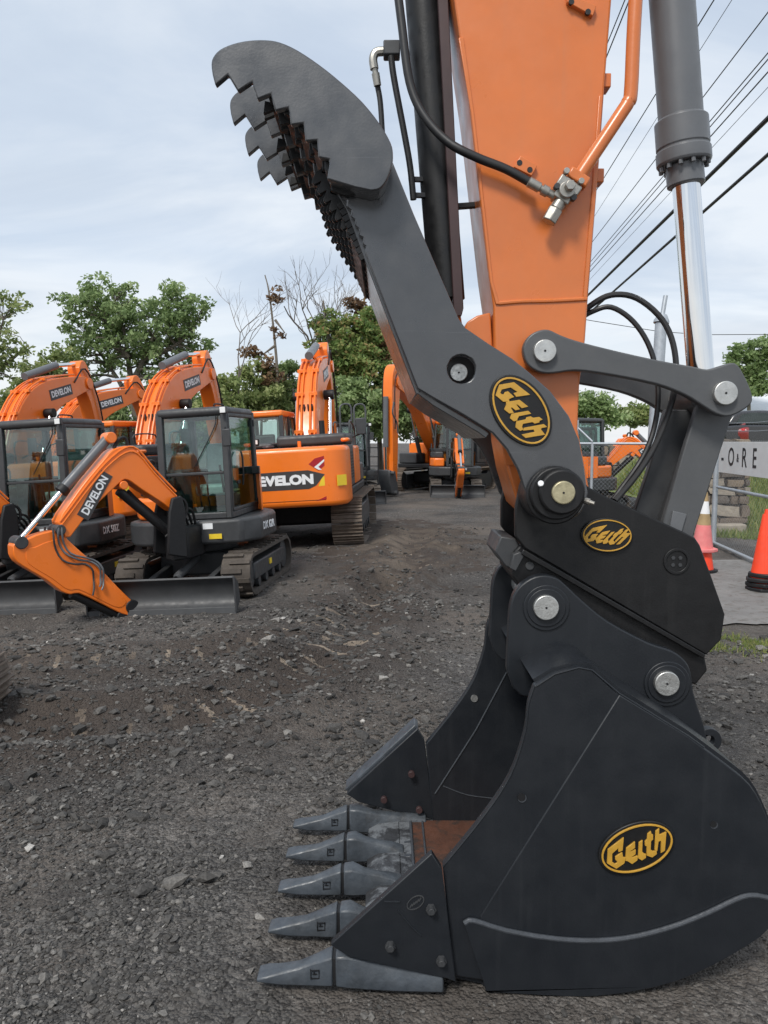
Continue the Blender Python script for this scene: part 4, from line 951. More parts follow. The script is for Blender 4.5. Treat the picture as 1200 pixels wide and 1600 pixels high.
    MB().box((x1 + 0.12, cy1 + 0.03, zt - 0.44), (0.04, 0.12, 0.24)).build('mirror', m_darkgrey, cab, 0.015)
    # boom in its own plane on the swing post
    T = Matrix.Translation((1.38, 0.0, 0)) @ rotz(R(boom_az - heading))
    def bp(poly, w, name, m, par, bev=0.012): return MB().prism(poly, -w, w).xf(T).build(name, m, par, bev)
    def v3(k, y=0.0): return T @ Vector((M_PT[k][0], y, M_PT[k][1]))
    pst = MB().vprism([(0.9, -0.24), (1.32, -0.17), (1.5, 0.0), (1.32, 0.17), (0.9, 0.24)], 0.58, 1.02).build('swing_post', m_mark, root, 0.03)
    fx, fz = M_PT['foot']
    for s in (-1, 1):
        MB().prism([(fx - 0.06, 0.62), (fx + 0.22, 0.70), (fx + 0.16, fz - 0.12), (fx + 0.1, fz + 0.08), (fx - 0.04, fz + 0.1), (fx - 0.08, fz - 0.1)], s * 0.20 - 0.03, s * 0.20 + 0.03).xf(T).build('swing_bracket', m_mark, root, 0.02)
    boom = bp(MB_BOOM, 0.125, 'boom', body, root)
    arm = bp(MB_ARM, 0.105, 'arm', body, root)
    for nm, a, b_, r, m in (('arm_cylinder', 'ac0', 'ac1', 0.062, m_cyl), ('arm_cylinder_rod', 'ac1', 'ac2', 0.034, m_chrome), ('boom_cylinder', 'bc0', 'bc2', 0.06, m_mark), ('bucket_cylinder', 'kc0', 'kc2', 0.058, m_mark)):
        MB().cyl(v3(a), v3(b_), r, 18).build(nm, m, root, 0.004)
    MB().lathe(v3('ac1') + (v3('ac0') - v3('ac1')) * -0.06, v3('ac1') + (v3('ac0') - v3('ac1')) * 0.05, [(0, .05), (.1, .078), (.9, .078), (1, .07)], 18).build('cylinder_head', m_mark, root)
    MB().cyl(v3('apex', -0.1), v3('apex', 0.1), 0.07, 18).build('pivot', body, boom, 0.01)
    MB().cyl(v3('ac2', -0.13), v3('ac2', 0.13), 0.075, 18).build('pivot', m_darkgrey, arm, 0.01)
    MB().cyl(v3('e0', -0.12), v3('e0', 0.12), 0.09, 18).build('pivot', m_mark, arm, 0.01)
    MB().cyl(v3('kc2', -0.10), v3('kc2', 0.10), 0.07, 18).build('pivot', m_mark, arm, 0.01)
    MB().beam(v3('kc2'), v3('e0'), 0.16, 0.06).build('tipping_link', m_mark, root, 0.01)
    MB().cyl(v3('lug', -0.14), v3('lug', 0.14), 0.055, 16).build('pivot', body, boom, 0.008)
    for key, w, r_ in (('jn', 0.15, 0.062), ('ft', 0.16, 0.05)):
        MB().cyl(v3(key, -w), v3(key, w), r_, 18).build('pivot', m_darkgrey, boom, 0.008)
    if full:
        for s in (-1, 1):                            # raised cheek plates along boom and arm
            cx_, cz_ = sum(p[0] for p in MB_ARM) / len(MB_ARM), sum(p[1] for p in MB_ARM) / len(MB_ARM)
            MB().prism([(cx_ + (x - cx_) * 0.80, cz_ + (z - cz_) * 0.80) for x, z in MB_ARM], s * 0.105 - 0.007, s * 0.105 + 0.007).xf(T).build('cheek_plate', body, arm, 0.006)
            for k in range(3):
                pth = [(0.95, s * 0.1 + 0.05 * k - 0.05, 0.98), (1.12, s * 0.12 + 0.05 * k - 0.05, 1.12 + 0.05 * k), (1.3, s * 0.1, 1.2 + 0.04 * k)]
                MB().tube(cat(pth, 5), 0.018, 7).build('hose', m_rubber, root)
        MB().tube(cat([(0.35, -0.9, 1.62), (0.36, -0.9, 1.86), (0.1, -0.9, 1.9), (-0.3, -0.9, 1.9), (-0.32, -0.9, 1.64)], 4), 0.016, 7).build('handrail', m_darkgrey, root)
        MB().box((0.5, cy1 + 0.012, 1.55), (0.14, 0.02, 0.05)).build('door_handle', m_mark, cab, 0.006)
        MB().tube([(-0.46, -0.94, 1.07), (-0.46, -0.94, 1.6)], 0.006, 5).build('panel_gap', m_mark, root)
        for z in (1.2, 2.4): MB().cyl((x0 + 0.08, cy1 + 0.005, z - 0.05), (x0 + 0.08, cy1 + 0.005, z + 0.05), 0.022, 10).build('door_hinge', m_mark, cab)
        MB().tube(cat([(-0.2, 0.3, zt), (-0.2, 0.3, zt + 0.07), (0.2, 0.3, zt + 0.07), (0.2, 0.3, zt)], 3), 0.012, 6).build('roof_rail', m_mark, cab)
        dirs = (Vector(M_PT['l0']) - Vector(M_PT['l1'])); dirs.normalize()
        rt = (T.to_3x3() @ Vector((dirs.x, 0, dirs.y))); up = (T.to_3x3() @ Vector((-dirs.y, 0, dirs.x)))
        for s in (-1, 1):
            o_ = (T.to_3x3() @ Vector((0, s, 0)))
            c_ = T @ Vector((M_PT['lc'][0], s * 0.128, M_PT['lc'][1]))
            rr, uu = (rt, up)
            if rr.cross(uu).dot(o_) < 0: rr = -rr
            if uu.z < 0: uu, rr = -uu, -rr
            fm = frame_on(o_, c_, rr, uu)
            pl = MB().box((0, 0, 0), (0.62, 0.155, 0.006)).xf(fm).build('brand_plate', m_bandgrey, boom)
            fm2 = frame_on(o_, c_ + o_ * 0.005, rr, uu)
            text('brand_lettering', 'DEVELON', 0.135, m_white, fm2, boom, 0.004, sx=0.88)
        # hard lines along the boom and hoses looping onto the arm
        up_edge = c7([(800, 745), (700, 638), (622, 545), (560, 540), (470, 610), (380, 715), (300, 820), (250, 885)])
        for s, k in ((-1, 0.0), (-1, 0.06), (1, 0.0), (1, 0.06)):
            path = [T @ Vector((r, s * (0.128 - 0.0), z - k)) for r, z in cat(up_edge, 3)]
            MB().tube(path, 0.013, 6).build('oil_line', body, boom)
        h1 = c7([(242, 905), (240, 960), (270, 1030), (330, 1062), (400, 1075), (435, 1110), (440, 1160), (430, 1190)])
        h2 = c7([(215, 915), (222, 990), (260, 1065), (320, 1085), (370, 1085), (400, 1115), (408, 1170), (398, 1230)])
        h3 = c7([(255, 900), (262, 970), (300, 1035), (370, 1055), (425, 1075), (450, 1120), (452, 1170), (440, 1205)])
        for h in (h1, h2, h3):
            for s in (-1, 1):
                MB().tube([T @ Vector((r, s * (0.13 + 0.02 * math.sin(i)), z)) for i, (r, z) in enumerate(cat(h, 3))], 0.013, 6).build('hose', m_cyl if h is not h2 else m_darkgrey, arm)
        MB().tube([T @ Vector((r, 0.06, z)) for r, z in cat(c7([(520, 540), (545, 498), (575, 492), (588, 525)]), 4)], 0.022, 8).build('hose', m_mark, boom)
        MB().tube([T @ Vector((r, 0.05, z)) for r, z in cat(c7([(790, 770), (850, 785), (862, 840), (820, 900), (760, 960)]), 4)], 0.02, 8).build('hose', m_mark, boom)
        MB().tube([T @ Vector((r, -0.05, z)) for r, z in cat(c7([(600, 740), (650, 790), (720, 850), (790, 930)]), 4)], 0.022, 8).build('hose', m_mark, boom)
        sx_, sz_ = M_PT['stk']
        for s in (-1, 1): MB().box((sx_, s * 0.108, sz_), (0.16, 0.006, 0.12)).xf(T).build('sticker', m_yellow, arm)
    if ledge:
        for y in (-0.36, 0.1): MB().tube(cat([(1.05, y, 1.0), (1.05, y, 2.6), (1.02, y, 3.1), (1.0, y + 0.18, 3.22), (1.0, y + 0.36, 3.1), (1.0, y + 0.38, 2.4), (1.0, y + 0.45, 1.2)], 4), 0.03, 8).build('handrail', m_grey, root)
        ld = MB()
        for y in (0.5, 0.9): ld.bx(0.98, 1.02, y - 0.02, y + 0.02, 0.5, 1.9)
        for z in (0.6, 0.9, 1.2, 1.5, 1.8): ld.bx(0.98, 1.02, 0.5, 0.9, z - 0.015, z + 0.015)
        ld.build('ladder', m_mark, root)
    return root

SHOE = {}
def steel_track(L, H, W, yc, n, root, single=True):
    tr = MB()
    st = stadium(L - 0.1, H - 0.1, 48)
    outer = [(p[0], p[1] + 0.05) for p, t in st]; inner = [(p[0] - t[1] * 0.06, p[1] + 0.05 + t[0] * 0.06) for p, t in st]
    track = tr.ring(outer, inner, yc - 0.1, yc + 0.1).build('track_chain', m_tracksteel, root)
    key = (L, H, W, n)
    per = 2 * (L - H) + math.pi * H; pitch = per / n
    def shoe_mb():
        mb = MB().box((0, 0, 0), (pitch * 0.93, W, 0.022))
        for x in (-0.36, 0.0, 0.36): mb.prism([(x * pitch - 0.014, 0.011), (x * pitch + 0.014, 0.011), (x * pitch + 0.006, 0.04), (x * pitch - 0.006, 0.04)], -W / 2, W / 2)
        return mb
    mats = []
    for p, t in stadium(L, H, n):
        nx, nz = t[1], -t[0]
        m = Matrix(((t[0], 0, nx, p[0]), (0, 1, 0, yc), (t[1], 0, nz, p[1]), (0, 0, 0, 1))); mats.append(m)
    if single:
        if key not in SHOE:
            SHOE[key] = shoe_mb().build('track_shoe', m_tracksteel, track); first = True
        else: first = False
        for i, m in enumerate(mats):
            o = SHOE[key] if (first and i == 0) else SHOE[key].copy()
            if not (first and i == 0): COL.objects.link(o)
            o.parent = track; o.matrix_local = m
    else:
        mb = MB()
        for m in mats:
            s = shoe_mb().xf(m); mb.add(s.v, s.f)
        mb.build('track_shoes', m_tracksteel, track)['kind'] = 'stuff'
    MB().bx(-L / 2 + 0.7, L / 2 - 0.7, yc - 0.17, yc + 0.17, 0.22, H - 0.24).build('track_frame', m_darkgrey, root, 0.03)
    for x in (-L / 2 + H / 2, L / 2 - H / 2):
        MB().lathe((x, yc - 0.16, H / 2), (x, yc + 0.16, H / 2), [(0, .15), (.08, H * .36), (.92, H * .36), (1, .15)], 24).build('sprocket' if x < 0 else 'idler', m_darkgrey, root)
    for i in range(6):
        x = -L / 2 + 0.85 + i * (L - 1.7) / 5
        MB().cyl((x, yc - 0.18, 0.17), (x, yc + 0.18, 0.17), 0.09, 14).build('roller', m_darkgrey, root)
BZ = 0.93
def big(loc, heading, label, pose='fold', decal=True, shoes=True, full=True, swing=0.0, brand='DEVELON'):
    root = empty('crawler_excavator', loc, R(heading))
    if loc[2] < 0: root.matrix_world = tilt_matrix(loc, heading)
    tag(root, label, 'excavator')
    for s in (-1, 1): steel_track(4.2, 0.92, 0.6, s * 1.2, 46, root, shoes)
    MB().bx(-0.9, 0.9, -1.0, 1.0, 0.35, 0.78).build('car_body', m_mark, root, 0.05)
    MB().cyl((0, 0, 0.78), (0, 0, 0.98), 0.7, 32).build('swing_ring', m_mark, root)
    S = rotz(R(swing))
    def B(mb, name, m, par, bev=0.0, seg=2): return mb.xf(S).build(name, m, par, bev, seg)
    B(MB().bx(-1.75, 1.7, -1.28, 1.28, 0.96, 1.12), 'deck', m_mark, root, 0.03)
    cwp = [(-1.76, 1.32)] + [(-2.3 + 0.40 * math.cos(R(t)), 0.92 + 0.40 * math.sin(R(t))) for t in range(90, 181, 15)] + [(-2.3 + 0.40 * math.cos(R(t)), -0.92 + 0.40 * math.sin(R(t))) for t in range(180, 271, 15)] + [(-1.76, -1.32)]
    cw = B(MB().vprism(cwp, 0.86, 1.98), 'counterweight', m_orange_far, root, 0.09, 4)
    # engine hood and side boxes
    B(MB().bx(-1.74, -0.5, -1.26, 0.15, 1.99, 2.22), 'engine_hood', m_darkgrey, root, 0.07, 3)
    B(MB().bx(-1.74, -0.5, 0.22, 1.22, 1.99, 2.10), 'engine_hood', m_darkgrey, root, 0.05, 3)
    B(MB().bx(-1.74, -0.5, -1.26, 1.26, 1.13, 1.985), 'engine_house', m_darkgrey, root, 0.03)
    B(MB().bx(-0.48, 0.75, -1.28, -0.42, 1.13, 1.95), 'tank_house', m_orange_far, root, 0.06, 3)
    B(MB().bx(0.76, 1.6, -1.28, -0.5, 1.13, 1.55), 'tool_box', m_darkgrey, root, 0.05, 3)
    B(MB().lathe((-1.1, -0.7, 2.2), (-1.1, -0.7, 2.5), [(0, .06), (1, .055)], 12), 'exhaust', m_mark, root)
    B(MB().tube(cat([(-0.4, -1.2, 1.95), (-0.4, -1.2, 2.45), (0.2, -1.2, 2.45), (0.7, -1.2, 2.3), (0.75, -1.2, 1.9)], 3), 0.022, 8), 'handrail', m_darkgrey, root)
    # cab
    x0, x1, y0, y1, zb, zt = -0.1, 1.75, 0.28, 1.28, 1.13, 2.82
    cab = B(MB().vprism([(x0, y0), (x1 - 0.2, y0), (x1 - 0.1, y0 + 0.1), (x1 - 0.1, y1 - 0.1), (x1 - 0.2, y1), (x0, y1)], zt - 0.14, zt), 'cab', m_orange_far, root, 0.045, 3)
    fr = MB()
    for xa, xb in ((x0 + 0.06, x0 + 0.06), (x1 - 0.05, x1 - 0.2), (0.75, 0.72)):
        for y in (y0 + 0.05, y1 - 0.05): B(MB().beam((xa, y, zb), (xb, y, zt - 0.1), 0.09, 0.09), 'pillar', m_darkgrey, cab, 0.02)
    fr.bx(x0, x1, y0, y1, zb, zb + 0.12); fr.bx(x0, x0 + 0.05, y0 + 0.05, y1 - 0.05, zb + 0.12, zb + 0.6); fr.bx(x0 + 0.05, 0.75, y1 - 0.06, y1 - 0.01, zb + 0.12, zb + 0.55)
    B(fr, 'cab_base', m_darkgrey, cab, 0.02)
    B(MB().bx(x0 + 0.015, x0 + 0.025, y0 + 0.1, y1 - 0.1, zb + 0.6, zt - 0.16), 'rear_window', m_glass, cab)
    for y in (y0 + 0.03, y1 - 0.03):
        B(MB().bx(x0 + 0.12, 0.7, y - 0.005, y + 0.005, zb + 0.56, zt - 0.16), 'side_window', m_glassdark, cab)
        B(MB().bx(0.8, x1 - 0.2, y - 0.005, y + 0.005, zb + 0.2, zt - 0.16), 'side_window', m_glassdark, cab)
    B(MB().bx(x1 - 0.12, x1 - 0.11, y0 + 0.1, y1 - 0.1, zb + 0.14, zt - 0.16), 'windscreen', m_glass, cab)
    if full:
        st = MB().bx(0.35, 0.85, 0.55, 1.0, 1.5, 1.65); st.beam((0.38, 0.78, 1.62), (0.26, 0.78, 2.3), 0.46, 0.14)
        B(st, 'seat', m_darkgrey, cab, 0.04)
        B(MB().tube(cat([(-0.05, -1.1, 2.1), (-0.1, -1.4, 2.2), (-0.1, -1.42, 2.3)], 4), 0.02, 6), 'mirror_arm', m_mark, root)
        B(MB().box((-0.1, -1.42, 2.36), (0.05, 0.22, 0.36)), 'mirror', m_darkgrey, root, 0.02)
        lw = B(MB().box((-1.72, 0.55, 2.13), (0.08, 0.12, 0.12)), 'work_lamp', m_mark, root, 0.015)
        B(MB().box((-1.765, 0.55, 2.13), (0.01, 0.08, 0.08)), 'lens', m_lamp, lw)
        B(MB().lathe((-2.0, 0.25, 1.97), (-2.0, 0.25, 2.05), [(0, .05), (.5, .05), (.55, .12), (1, .1)], 14), 'tank_cap', m_brown, root)
        for y in (0.95, -0.35): B(MB().cyl((-1.95, y, 1.96), (-1.95, y, 2.1), 0.035, 10), 'lifting_lug', m_orange_far, root)
        B(MB().box((-1.9, -1.25, 2.08), (0.3, 0.16, 0.07)), 'marker_lamp', m_orange_far, root, 0.03)
        for y in (-1.27, 1.27):
            gr = B(MB().bx(-1.55, -0.75, y - 0.012, y + 0.012, 1.3, 1.85), 'grille', m_mark, root, 0.004)
            for k in range(8): B(MB().bx(-1.52, -0.78, y - 0.02, y + 0.02, 1.34 + 0.062 * k, 1.358 + 0.062 * k), 'slat', m_darkgrey, gr)
        B(MB().tube(cat([(-1.6, -1.0, 2.2), (-1.6, -1.0, 2.42), (-0.7, -1.0, 2.42), (-0.7, -1.0, 2.2)], 3), 0.016, 7), 'handrail', m_darkgrey, root)
        for k in range(4): B(MB().tube(cat([(0.5, -0.3 + 0.1 * k, 1.5), (0.75, -0.28 + 0.1 * k, 2.3), (0.75, -0.26 + 0.09 * k, 2.95)], 4), 0.022, 7), 'hose', m_rubber, root)
    if decal:
        xr = -2.7
        B(MB().tube([(xr - 0.001, -0.9, 0.985), (xr - 0.001, 0.9, 0.985)], 0.006, 4), 'panel_gap', m_mark, cw)
        def dec(pts, name, m, d=0.004): return B(MB().add([(xr - d, -u, z) for u, z in pts] + [(xr + 0.02, -u, z) for u, z in pts], [tuple(range(len(pts))), tuple(range(2 * len(pts) - 1, len(pts) - 1, -1))] + [(i, (i + 1) % len(pts), (i + 1) % len(pts) + len(pts), i + len(pts)) for i in range(len(pts))]), name, m, cw)
        dec([(-0.91, 1.20), (0.6, 1.20), (0.74, 1.26), (0.91, 1.46), (0.6, 1.55), (-0.91, 1.53)], 'brand_band', m_bandgrey)
        dec([(0.62, 1.66), (0.74, 1.76), (0.915, 1.8), (0.915, 1.62), (0.8, 1.53)], 'red_flash', m_redmark)
        dec([(0.72, 1.60), (0.915, 1.74), (0.915, 1.70), (0.80, 1.60), (0.86, 1.545), (0.80, 1.545)], 'white_flash', m_white, 0.008)
        dec([(0.72, 0.97), (0.915, 1.05), (0.915, 0.99)], 'red_reflector', m_redmark)
        dec([(0.78, 1.24), (0.9, 1.25), (0.9, 1.42), (0.86, 1.42)], 'warning_sticker', m_yellow, 0.002)
        B(MB().box((-2.6, -1.21, 1.33), (0.22, 0.012, 0.2), Matrix.Rotation(R(-45), 3, 'Z')), 'warning_sticker', m_yellow, cw)
        text('brand_lettering', brand, 0.235, m_white, S @ frame_on((-1, 0, 0), (xr - 0.007, -0.07, 1.375), (0, -1, 0), (0, 0, 1)), cw, 0.014, 0.003, sx=1.2)
    # boom, arm and cylinders
    Z = lambda poly: [(x, 1.5 + (z - 1.5) * BZ) for x, z in poly]
    bt = cat([(0.05, 1.7), (0.12, 2.05), (0.55, 3.0), (1.1, 3.72), (1.75, 4.15), (2.6, 4.38), (3.8, 4.52), (4.15, 4.44)], 3)
    bb = cat([(4.22, 4.18), (3.5, 3.92), (2.6, 3.55), (2.0, 3.08), (1.5, 2.5), (0.75, 1.72), (0.3, 1.5)], 3)
    Tb = S @ Matrix.Translation((0.25, -0.12, 0))
    boom = MB().prism(Z(bt + bb), -0.24, 0.24).xf(Tb).build('boom', m_orange_far, root, 0.02)
    if pose == 'fold':
        arm_p = cat([(3.72, 4.78), (3.85, 4.98), (4.05, 4.98), (4.28, 4.6), (4.55, 3.9), (4.8, 2.6), (4.86, 1.3)], 3) + [(4.66, 1.25)] + cat([(4.5, 2.4), (4.15, 3.7), (3.9, 4.15), (3.76, 4.4)], 3)
        acy = ((1.5, 4.35), (2.9, 4.78), (3.84, 4.9)); bcy = ((4.35, 4.5), (4.75, 3.2), (4.95, 2.2))
    else:
        arm_p = cat([(3.7, 4.4), (3.82, 4.72), (4.02, 4.78), (4.3, 4.6), (4.42, 4.1), (4.42, 3.0), (4.36, 0.7), (4.34, 0.2)], 3) + [(4.08, 0.18), (4.02, 0.7), (3.92, 3.0), (3.8, 4.0)]
        acy = ((1.5, 4.4), (2.9, 4.72), (3.82, 4.66)); bcy = ((4.56, 3.6), (4.56, 1.8), (4.52, 0.85))
    if pose == 'fold': arm_p = Z(arm_p); acy = Z(acy); bcy = Z(bcy)
    arm = MB().prism(arm_p, -0.19, 0.19).xf(Tb).build('arm', m_orange_far, root, 0.02)
    w3 = lambda p, y=0.0: Tb @ Vector((p[0], y, p[1]))
    MB().cyl(w3(acy[0]), w3(acy[1]), 0.10, 18).build('arm_cylinder', m_cyl, root, 0.005)
    MB().cyl(w3(acy[1]), w3(acy[2]), 0.055, 14).build('arm_cylinder_rod', m_chrome, root)
    MB().cyl(w3(bcy[0]), w3(bcy[1]), 0.095, 18).build('bucket_cylinder', m_cyl, root, 0.005)
    MB().cyl(w3(bcy[1]), w3(bcy[2]), 0.05, 14).build('bucket_cylinder_rod', m_chrome, root)
    for s in (-1, 1):
        a_, b_, c_ = (0.85, 1.25), (1.35, 2.2), Z([(1.85, 3.35)])[0]
        MB().cyl(w3(a_, s * 0.40), w3(b_, s * 0.40), 0.085, 16).build('boom_cylinder', m_darkgrey, root, 0.004)
        MB().cyl(w3(b_, s * 0.40), w3(c_, s * 0.40), 0.05, 14).build('boom_cylinder_rod', m_chrome, root)
        MB().cyl(w3(c_, s * 0.26), w3(c_, s * 0.5), 0.12, 18).build('boom_pivot', m_mark, boom, 0.008)
        MB().cyl(w3(Z([(4.05, 4.32)])[0], s * 0.2), w3(Z([(4.05, 4.32)])[0], s * 0.29), 0.16, 18).build('boom_pivot', m_orange_far, boom, 0.01)
        for yo, k in ((0.10, 0.05), (0.20, 0.05)):
            MB().tube([w3((x - 0.035, z + k), s * yo) for x, z in Z(bt[1:-4])], 0.024, 6).build('oil_line', m_orange_far, boom)
        for i in (4, 7, 10, 13):
            x, z = Z([bt[i]])[0]; MB().box((x - 0.02, s * 0.16, z + 0.05), (0.09, 0.2, 0.08)).xf(Tb).build('line_clamp', m_orange_far, boom, 0.006)
        if full:
            c_ = Z([(2.65, 3.98)])[0]; d_ = Vector((0.975, 0.22)).normalized()
            o_ = Tb.to_3x3() @ Vector((0, s, 0)); rr = Tb.to_3x3() @ Vector((d_.x, 0, d_.y)); uu = Tb.to_3x3() @ Vector((-d_.y, 0, d_.x))
            if rr.cross(uu).dot(o_) < 0: rr = -rr
            MB().box((0, 0, 0), (1.05, 0.28, 0.008)).xf(frame_on(o_, w3(c_, s * 0.243), rr, uu)).build('brand_plate', m_bandgrey, boom)
            text('brand_lettering', brand, 0.22, m_white, frame_on(o_, w3(c_, s * 0.250), rr, uu), boom, 0.008, sx=0.95)
            MB().tube([w3((x, z), s * 0.25) for x, z in cat([Z([(3.3, 4.3)])[0], Z([(3.9, 4.75)])[0], (arm_p[12][0] - 0.1, arm_p[12][1]), (arm_p[16][0] - 0.1, arm_p[16][1] + 0.2)], 4)], 0.024, 6).build('hose', m_mark, arm)
    if pose != 'fold':
        MB().prism([(4.3, 0.9), (4.75, 1.0), (4.8, 0.75), (4.6, 0.15), (4.2, 0.05), (4.1, 0.3)], -0.27, 0.27).xf(Tb).build('coupler', m_grey, root, 0.03)
        MB().cyl(w3((4.62, 0.88), -0.4), w3((4.62, 0.88), 0.4), 0.07, 14).build('pin', m_grey, root)
        MB().cyl(w3((4.35, 0.16), -0.38), w3((4.35, 0.16), 0.38), 0.08, 14).build('pin', m_grey, root)
        MB().tube([w3(p, 0.3) for p in cat([(4.5, 3.4), (4.6, 3.0), (4.3, 2.7), (4.2, 2.3)], 4)], 0.03, 6).build('hose', m_grey, arm)
    return root

mini((-2.60, 11.55, -0.155), -96, math.degrees(math.atan2(_D.y, _D.x)), 'compact orange excavator facing the camera, boom swung aside, arm tip on the gravel', 'DX 62R')
mini((-5.12, 12.1, -0.297), -95, -130, 'compact excavator cut by the picture edge, its dark skirt lettered DX 50Z', 'DX 50Z')
mini((2.72, 29.6, 0), -92, -91, 'small compact excavator far down the yard, arm straight down before its cab', '')
mini((-1.25, 26.2, 0), -80, 95, 'dark tracked machine with tall looped handrail behind the lettered counterweight', '', ledge=True, body=m_darkgrey)
mini((5.05, 20.6, 0), 35, -3, 'compact excavator beyond the chain-link gate, arm dropped before the stone wall', '')
mini((8.2, 33.0, 0), 0, 10, 'compact excavator standing behind another beyond the gate, mostly hidden by it', '', full=False)
big((-1.78, 17.0, -0.103), 87, 'orange crawler excavator showing its rear counterweight lettered DEVELON, steel track at its corner')
big((-5.6, 17.3, -0.325), 80, 'crawler excavator behind the compact cab facing the camera, boom rising above that cab')
big((-9.25, 17.9, -0.537), 80, 'crawler excavator at the picture edge, boom arching above the DX 50Z cab')
big((-10.4, 23.2, -0.6), 64, 'crawler excavator in the second row, boom and roof showing between two raised booms', shoes=False, decal=False)
big((2.5, 31.8, 0), -119, 'crawler excavator far down the yard with its arm planted upright on the ground', pose='down', decal=False)
big((6.4, 38.0, 0), 96, 'crawler excavator at the far end of the yard, seen under the thumb', shoes=False)
# end of another machine's steel track at the picture edge
tr_root = empty('crawler_track', (-4.30, 5.3, -0.02), R(4)); tag(tr_root, 'end of a steel crawler track entering at the picture edge on the gravel', 'crawler track')
steel_track(3.0, 0.56, 0.45, 0.0, 40, tr_root, True)

# ================================================================ gate, wall and what lies beyond on the right
def gz(px, py):                                     # ground point under a pixel
    d = ray(px, py); return Vector((0, 0, CAM_H)) + d * (-CAM_H / d.z)
# raised verge: grass slope climbing to the upper road
m_turf = mat('grass_turf', (0.16, 0.2, 0.06), 0.9, var=0.35, vs=1.3, bump=0.6, bs=40, patch=(0.16, 0.13, 0.06), patch_amt=0.3)
bx_ = np.linspace(8.05, 60, 60); by_ = np.linspace(15.2, 70, 70)
BX, BYm = np.meshgrid(bx_, by_)
def bank_z(x, y): return 0.006 + 1.62 * sstep(y, 15.4, 25.5) * sstep(x, 7.6, 9.6) + 0.08 * vnoise(x, y, 1.4, 51) * sstep(y, 16, 18)
ii = np.arange(BX.size).reshape(BX.shape)
bank = mesh_np('grass_bank', np.stack([BX, BYm, bank_z(BX, BYm)], -1).reshape(-1, 3), np.stack([ii[:-1, :-1], ii[:-1, 1:], ii[1:, 1:], ii[1:, :-1]], -1).reshape(-1, 4), m_turf, smooth=True)
tag(bank, kind='structure')
def blades(name, label, x, y, z, h, material, seed):
    r = np.random.default_rng(seed); n = len(x); a = r.uniform(0, 6.283, n); w = h * r.uniform(0.05, 0.11, n)
    lean = r.normal(0, 0.35, (n, 2)) * h[:, None]
    p0 = np.stack([x - np.cos(a) * w, y - np.sin(a) * w, z], -1); p1 = np.stack([x + np.cos(a) * w, y + np.sin(a) * w, z], -1)
    p2 = np.stack([x + lean[:, 0], y + lean[:, 1], z + h], -1)
    V = np.stack([p0, p1, p2], 1).reshape(-1, 3)
    o = mesh_np(name, V, np.arange(3 * n).reshape(-1, 3), material, r.beta(2, 2, n))
    return tag(o, label, 'grass', kind='stuff')
m_blade = tint_mat('grass_blades', [(0.0, (0.075, 0.12, 0.025)), (0.55, (0.17, 0.21, 0.055)), (0.85, (0.27, 0.26, 0.1)), (1.0, (0.36, 0.31, 0.16))], 0.7, 0.3, 0.35, gain=1.35)
n = 26000
gx, gy = 8.1 + 6 * rng.random(n) ** 1.4, 15.5 + 12 * rng.random(n)
blades('bank_grass', 'rough green grass growing on the bank behind the gate sign', gx, gy, bank_z(gx, gy), rng.uniform(0.08, 0.3, n), m_blade, 61)
n = 9000
gx, gy = rng.uniform(3.0, 6.5, n), 7.45 + rng.normal(0, 0.22, n)
k = vnoise(gx, gy, 0.5, 71) + 0.4 * vnoise(gx, gy, 0.2, 72) > -0.05; gx, gy = gx[k], gy[k]
blades('kerb_grass', 'sparse grass and weeds along the edge of the grey drive', gx, gy, gh(gx, gy), rng.uniform(0.015, 0.07, len(gx)), m_blade, 62)
n = 9000
gx, gy = rng.uniform(4.2, 8.2, n), rng.uniform(15.6, 19.0, n)
k = vnoise(gx, gy, 0.9, 73) > -0.1; gx, gy = gx[k], gy[k]
blades('fence_grass', 'green grass growing along the foot of the fence and stone wall', gx, gy, gh(gx, gy), rng.uniform(0.06, 0.22, len(gx)), m_blade, 63)

# dry stone wall, stone by stone
m_stones = [mat('wall_stone_%d' % i, c, 0.85, var=0.3, vs=6, bump=0.7, bs=22) for i, c in enumerate([(0.24, 0.19, 0.14), (0.17, 0.135, 0.105), (0.3, 0.26, 0.21), (0.125, 0.105, 0.088)])]
m_core = mat('wall_core', (0.05, 0.042, 0.035), 0.95, var=0.2)
def stone_mesh(seed):
    r = random.Random(seed); mb = MB().box((0, 0, 0), (1, 1, 1))
    bm = bmesh.new(); vs = [bm.verts.new(v) for v in mb.v]
    for f in mb.f: bm.faces.new([vs[i] for i in f])
    bmesh.ops.subdivide_edges(bm, edges=bm.edges[:], cuts=1, use_grid_fill=True)
    for v in bm.verts:
        k = 1.0 - 0.055 * sum(abs(c) > 0.4 for c in v.co); v.co = Vector([c * k + r.uniform(-0.07, 0.07) for c in v.co])
    bmesh.ops.recalc_face_normals(bm, faces=bm.faces)
    me = bpy.data.meshes.new('stone'); bm.to_mesh(me); bm.free()
    me.polygons.foreach_set('use_smooth', [True] * len(me.polygons)); me.set_sharp_from_angle(angle=R(40))
    me.materials.append(m_stones[seed % 4]); return me
SM = [stone_mesh(i) for i in range(12)]
